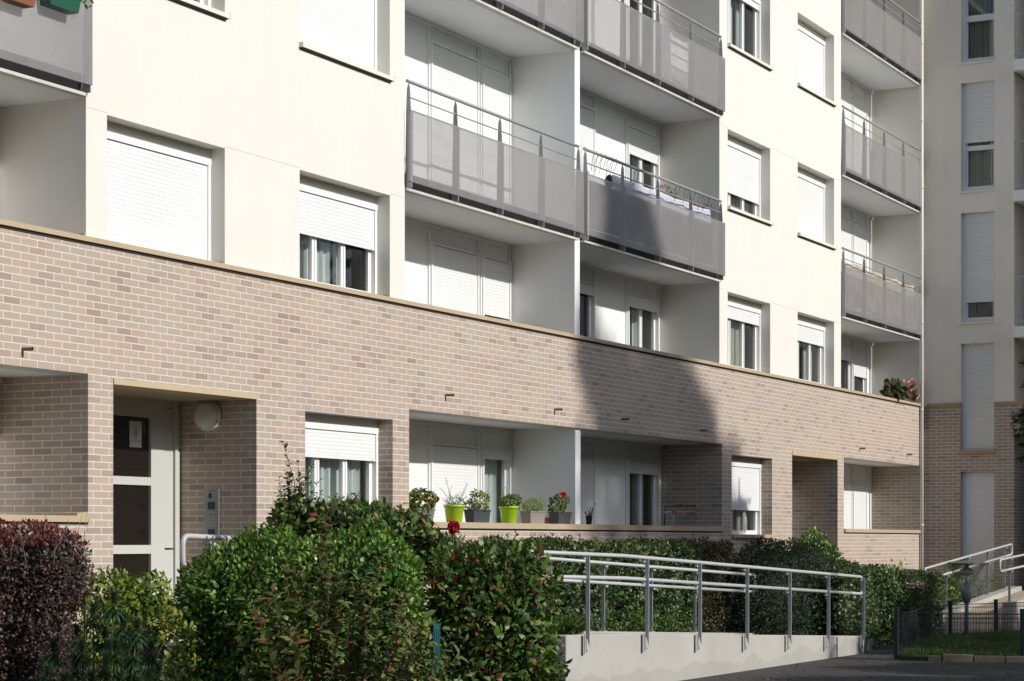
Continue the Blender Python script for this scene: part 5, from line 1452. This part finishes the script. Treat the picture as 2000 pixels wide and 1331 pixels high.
# ================================================================== UNSEEN TREES: ONE KNOWN BY ITS SHADOW, THE REST ADDED FOR SHADE
def shade_tree(name, label, x, y, ells, n, size, trunk_r=.16, solid=.0, seed=0.):
    o = empty(name, (x, y, 0), label, 'tree', None)
    P, N = blob_points(ells, n, .45, .22, 1.1, seed); 
    D = rdir(len(P)); L = size*(1+RNG.uniform(-.4, .4, len(P)))
    leaf_mesh('crown', P, D, rdir(len(P)), L, L*.7, L_tree, o, .1)
    top = max(e[2] for e in ells); mb = MB()
    mb.tube([(x, y, 0), (x+.1, y, top*.35), (x-.05, y, top*.7), (x, y, top)], [trunk_r, trunk_r*.8, trunk_r*.5, .03], 10)
    rg = random.Random(int(seed)+1)
    for e in ells:
        for _ in range(5):
            d = Vector((rg.gauss(0, 1), rg.gauss(0, 1), rg.gauss(0, .6))).normalized()
            mb.tube([(x, y, max(.4, e[2]-e[5]*.5)), (e[0]+d.x*e[3]*.8, e[1]+d.y*e[4]*.8, e[2]+d.z*e[5]*.8)], [trunk_r*.35, .015], 5, False)
    mb.build('trunk', M_stem, o); return o
tx, ty = 28.9, -26.0
shade_tree('garden_tree', 'tall tapering tree standing outside the picture whose shadow falls on the brickwork', tx, ty,
    [(29.4, ty, 15.9, 2.7, 2.2, 1.35), (31.3, ty, 15.6, 1.7, 1.5, 1.0), (32.5, ty, 15.0, 1.0, .9, .7), (33.0, ty, 15.7, .6, .5, .35), (32.2, ty, 16.5, .55, .5, .35), (30.0, ty, 17.0, 1.5, 1.3, 1.1), (31.3, ty, 17.2, .5, .5, .4), (29.7, ty, 18.6, .6, .5, .4), (27.0, ty, 18.0, .5, .5, .5), (28.4, ty, 17.6, 1.7, 1.5, 1.4), (28.2, ty, 19.0, 1.3, 1.2, 1.4), (28.2, ty, 20.6, .8, .7, 1.3)], 13500, .19, .18, seed=3.)
SG = 'unseen garden trees added just outside the picture for shade'


low = [(8.6, 5.2), (11.2, 4.35), (13.6, 4.2), (16.2, 4.4), (20.0, 4.6), (24.0, 5.0), (27.3, 5.1), (31.2, 5.9), (34.2, 6.6), (37.2, 6.3), (41.5, 5.6), (45.5, 6.3)]  # added trees, heights set by where their shade should end
for i, (x, H) in enumerate(low):
    y = -13.6
    t_ = shade_tree('added_shade_tree', 'small leafy tree added unseen beside the picture to shade the path and shrubs', x, y,
        [(x, y, H-1.3, 1.75, 1.3, 1.3), (x+.5, y, H-2.4, 1.7, 1.4, 1.4), (x-.5, y+.1, H-3.6, 1.6, 1.3, 1.5)], 5500, .20, .08, seed=20.+i)
    t_['group'] = SG
proto = shade_tree('sky_screen_tree', 'tall round crowned tree added in the unseen row behind the camera to block low sky', -14, -33, [(-14, -33, 9.0, 4.2, 3.6, 4.0), (-12.5, -33, 5.8, 3.6, 3.2, 3.6), (-16, -33, 5.5, 3.4, 3.2, 3.4)], 9000, .42, .25, seed=60.)  # row added to cut the low skylight on the facade
proto['group'] = 'tall trees added behind the camera to block low sky'
for i in range(1, 13):
    c_ = proto.copy(); COL.objects.link(c_); c_.location = (-14+7.2*i, -33+(i % 3)*1.5-1.5, 0); c_.rotation_euler = (0, 0, i*1.1); c_.scale = (1, 1, .88+.06*(i % 4))
    for ch in proto.children:
        d_ = ch.copy(); COL.objects.link(d_); d_.parent = c_
# ================================================================== LIGHT, SKY, CAMERA
EL, AZ = 27.7, -.25     # sun elevation; degrees off the facade normal toward +X when negative
sdir = Vector((math.sin(R(-AZ))*math.cos(R(EL)), -math.cos(R(-AZ))*math.cos(R(EL)), math.sin(R(EL))))   # toward the sun
sun = bpy.data.lights.new('sun', 'SUN'); sun.energy = 4.05; sun.angle = R(.9); sun.color = (1, .96, .90)
so = bpy.data.objects.new('sun', sun); COL.objects.link(so)
so.rotation_euler = (-sdir).to_track_quat('-Z', 'Y').to_euler(); so.location = sdir*60
w = bpy.data.worlds.new('World'); sc.world = w; w.use_nodes = True
nt = w.node_tree; bg = nt.nodes['Background']
sky = nt.nodes.new('ShaderNodeTexSky'); sky.sky_type = 'NISHITA'; sky.sun_disc = False
sky.sun_elevation = R(EL); sky.sun_rotation = math.atan2(sdir.x, sdir.y)
nt.links.new(sky.outputs[0], bg.inputs[0]); bg.inputs[1].default_value = .118
cam = bpy.data.cameras.new('camera'); co = bpy.data.objects.new('camera', cam); COL.objects.link(co)
cam.sensor_width = 36; cam.lens = 36*F/2000; cam.shift_y = (HOR-665.5)/2000; cam.clip_end = 1000
co.location = (0, CY, EYE)
co.rotation_euler = Vector((CT, ST, 0)).to_track_quat('-Z', 'Y').to_euler()
sc.camera = co
sc.view_settings.view_transform = 'Standard'; sc.view_settings.look = 'None'; sc.view_settings.exposure = 0; sc.view_settings.gamma = 1
sc.render.engine = 'CYCLES'
sc.cycles.max_bounces = 8; sc.cycles.transparent_max_bounces = 16
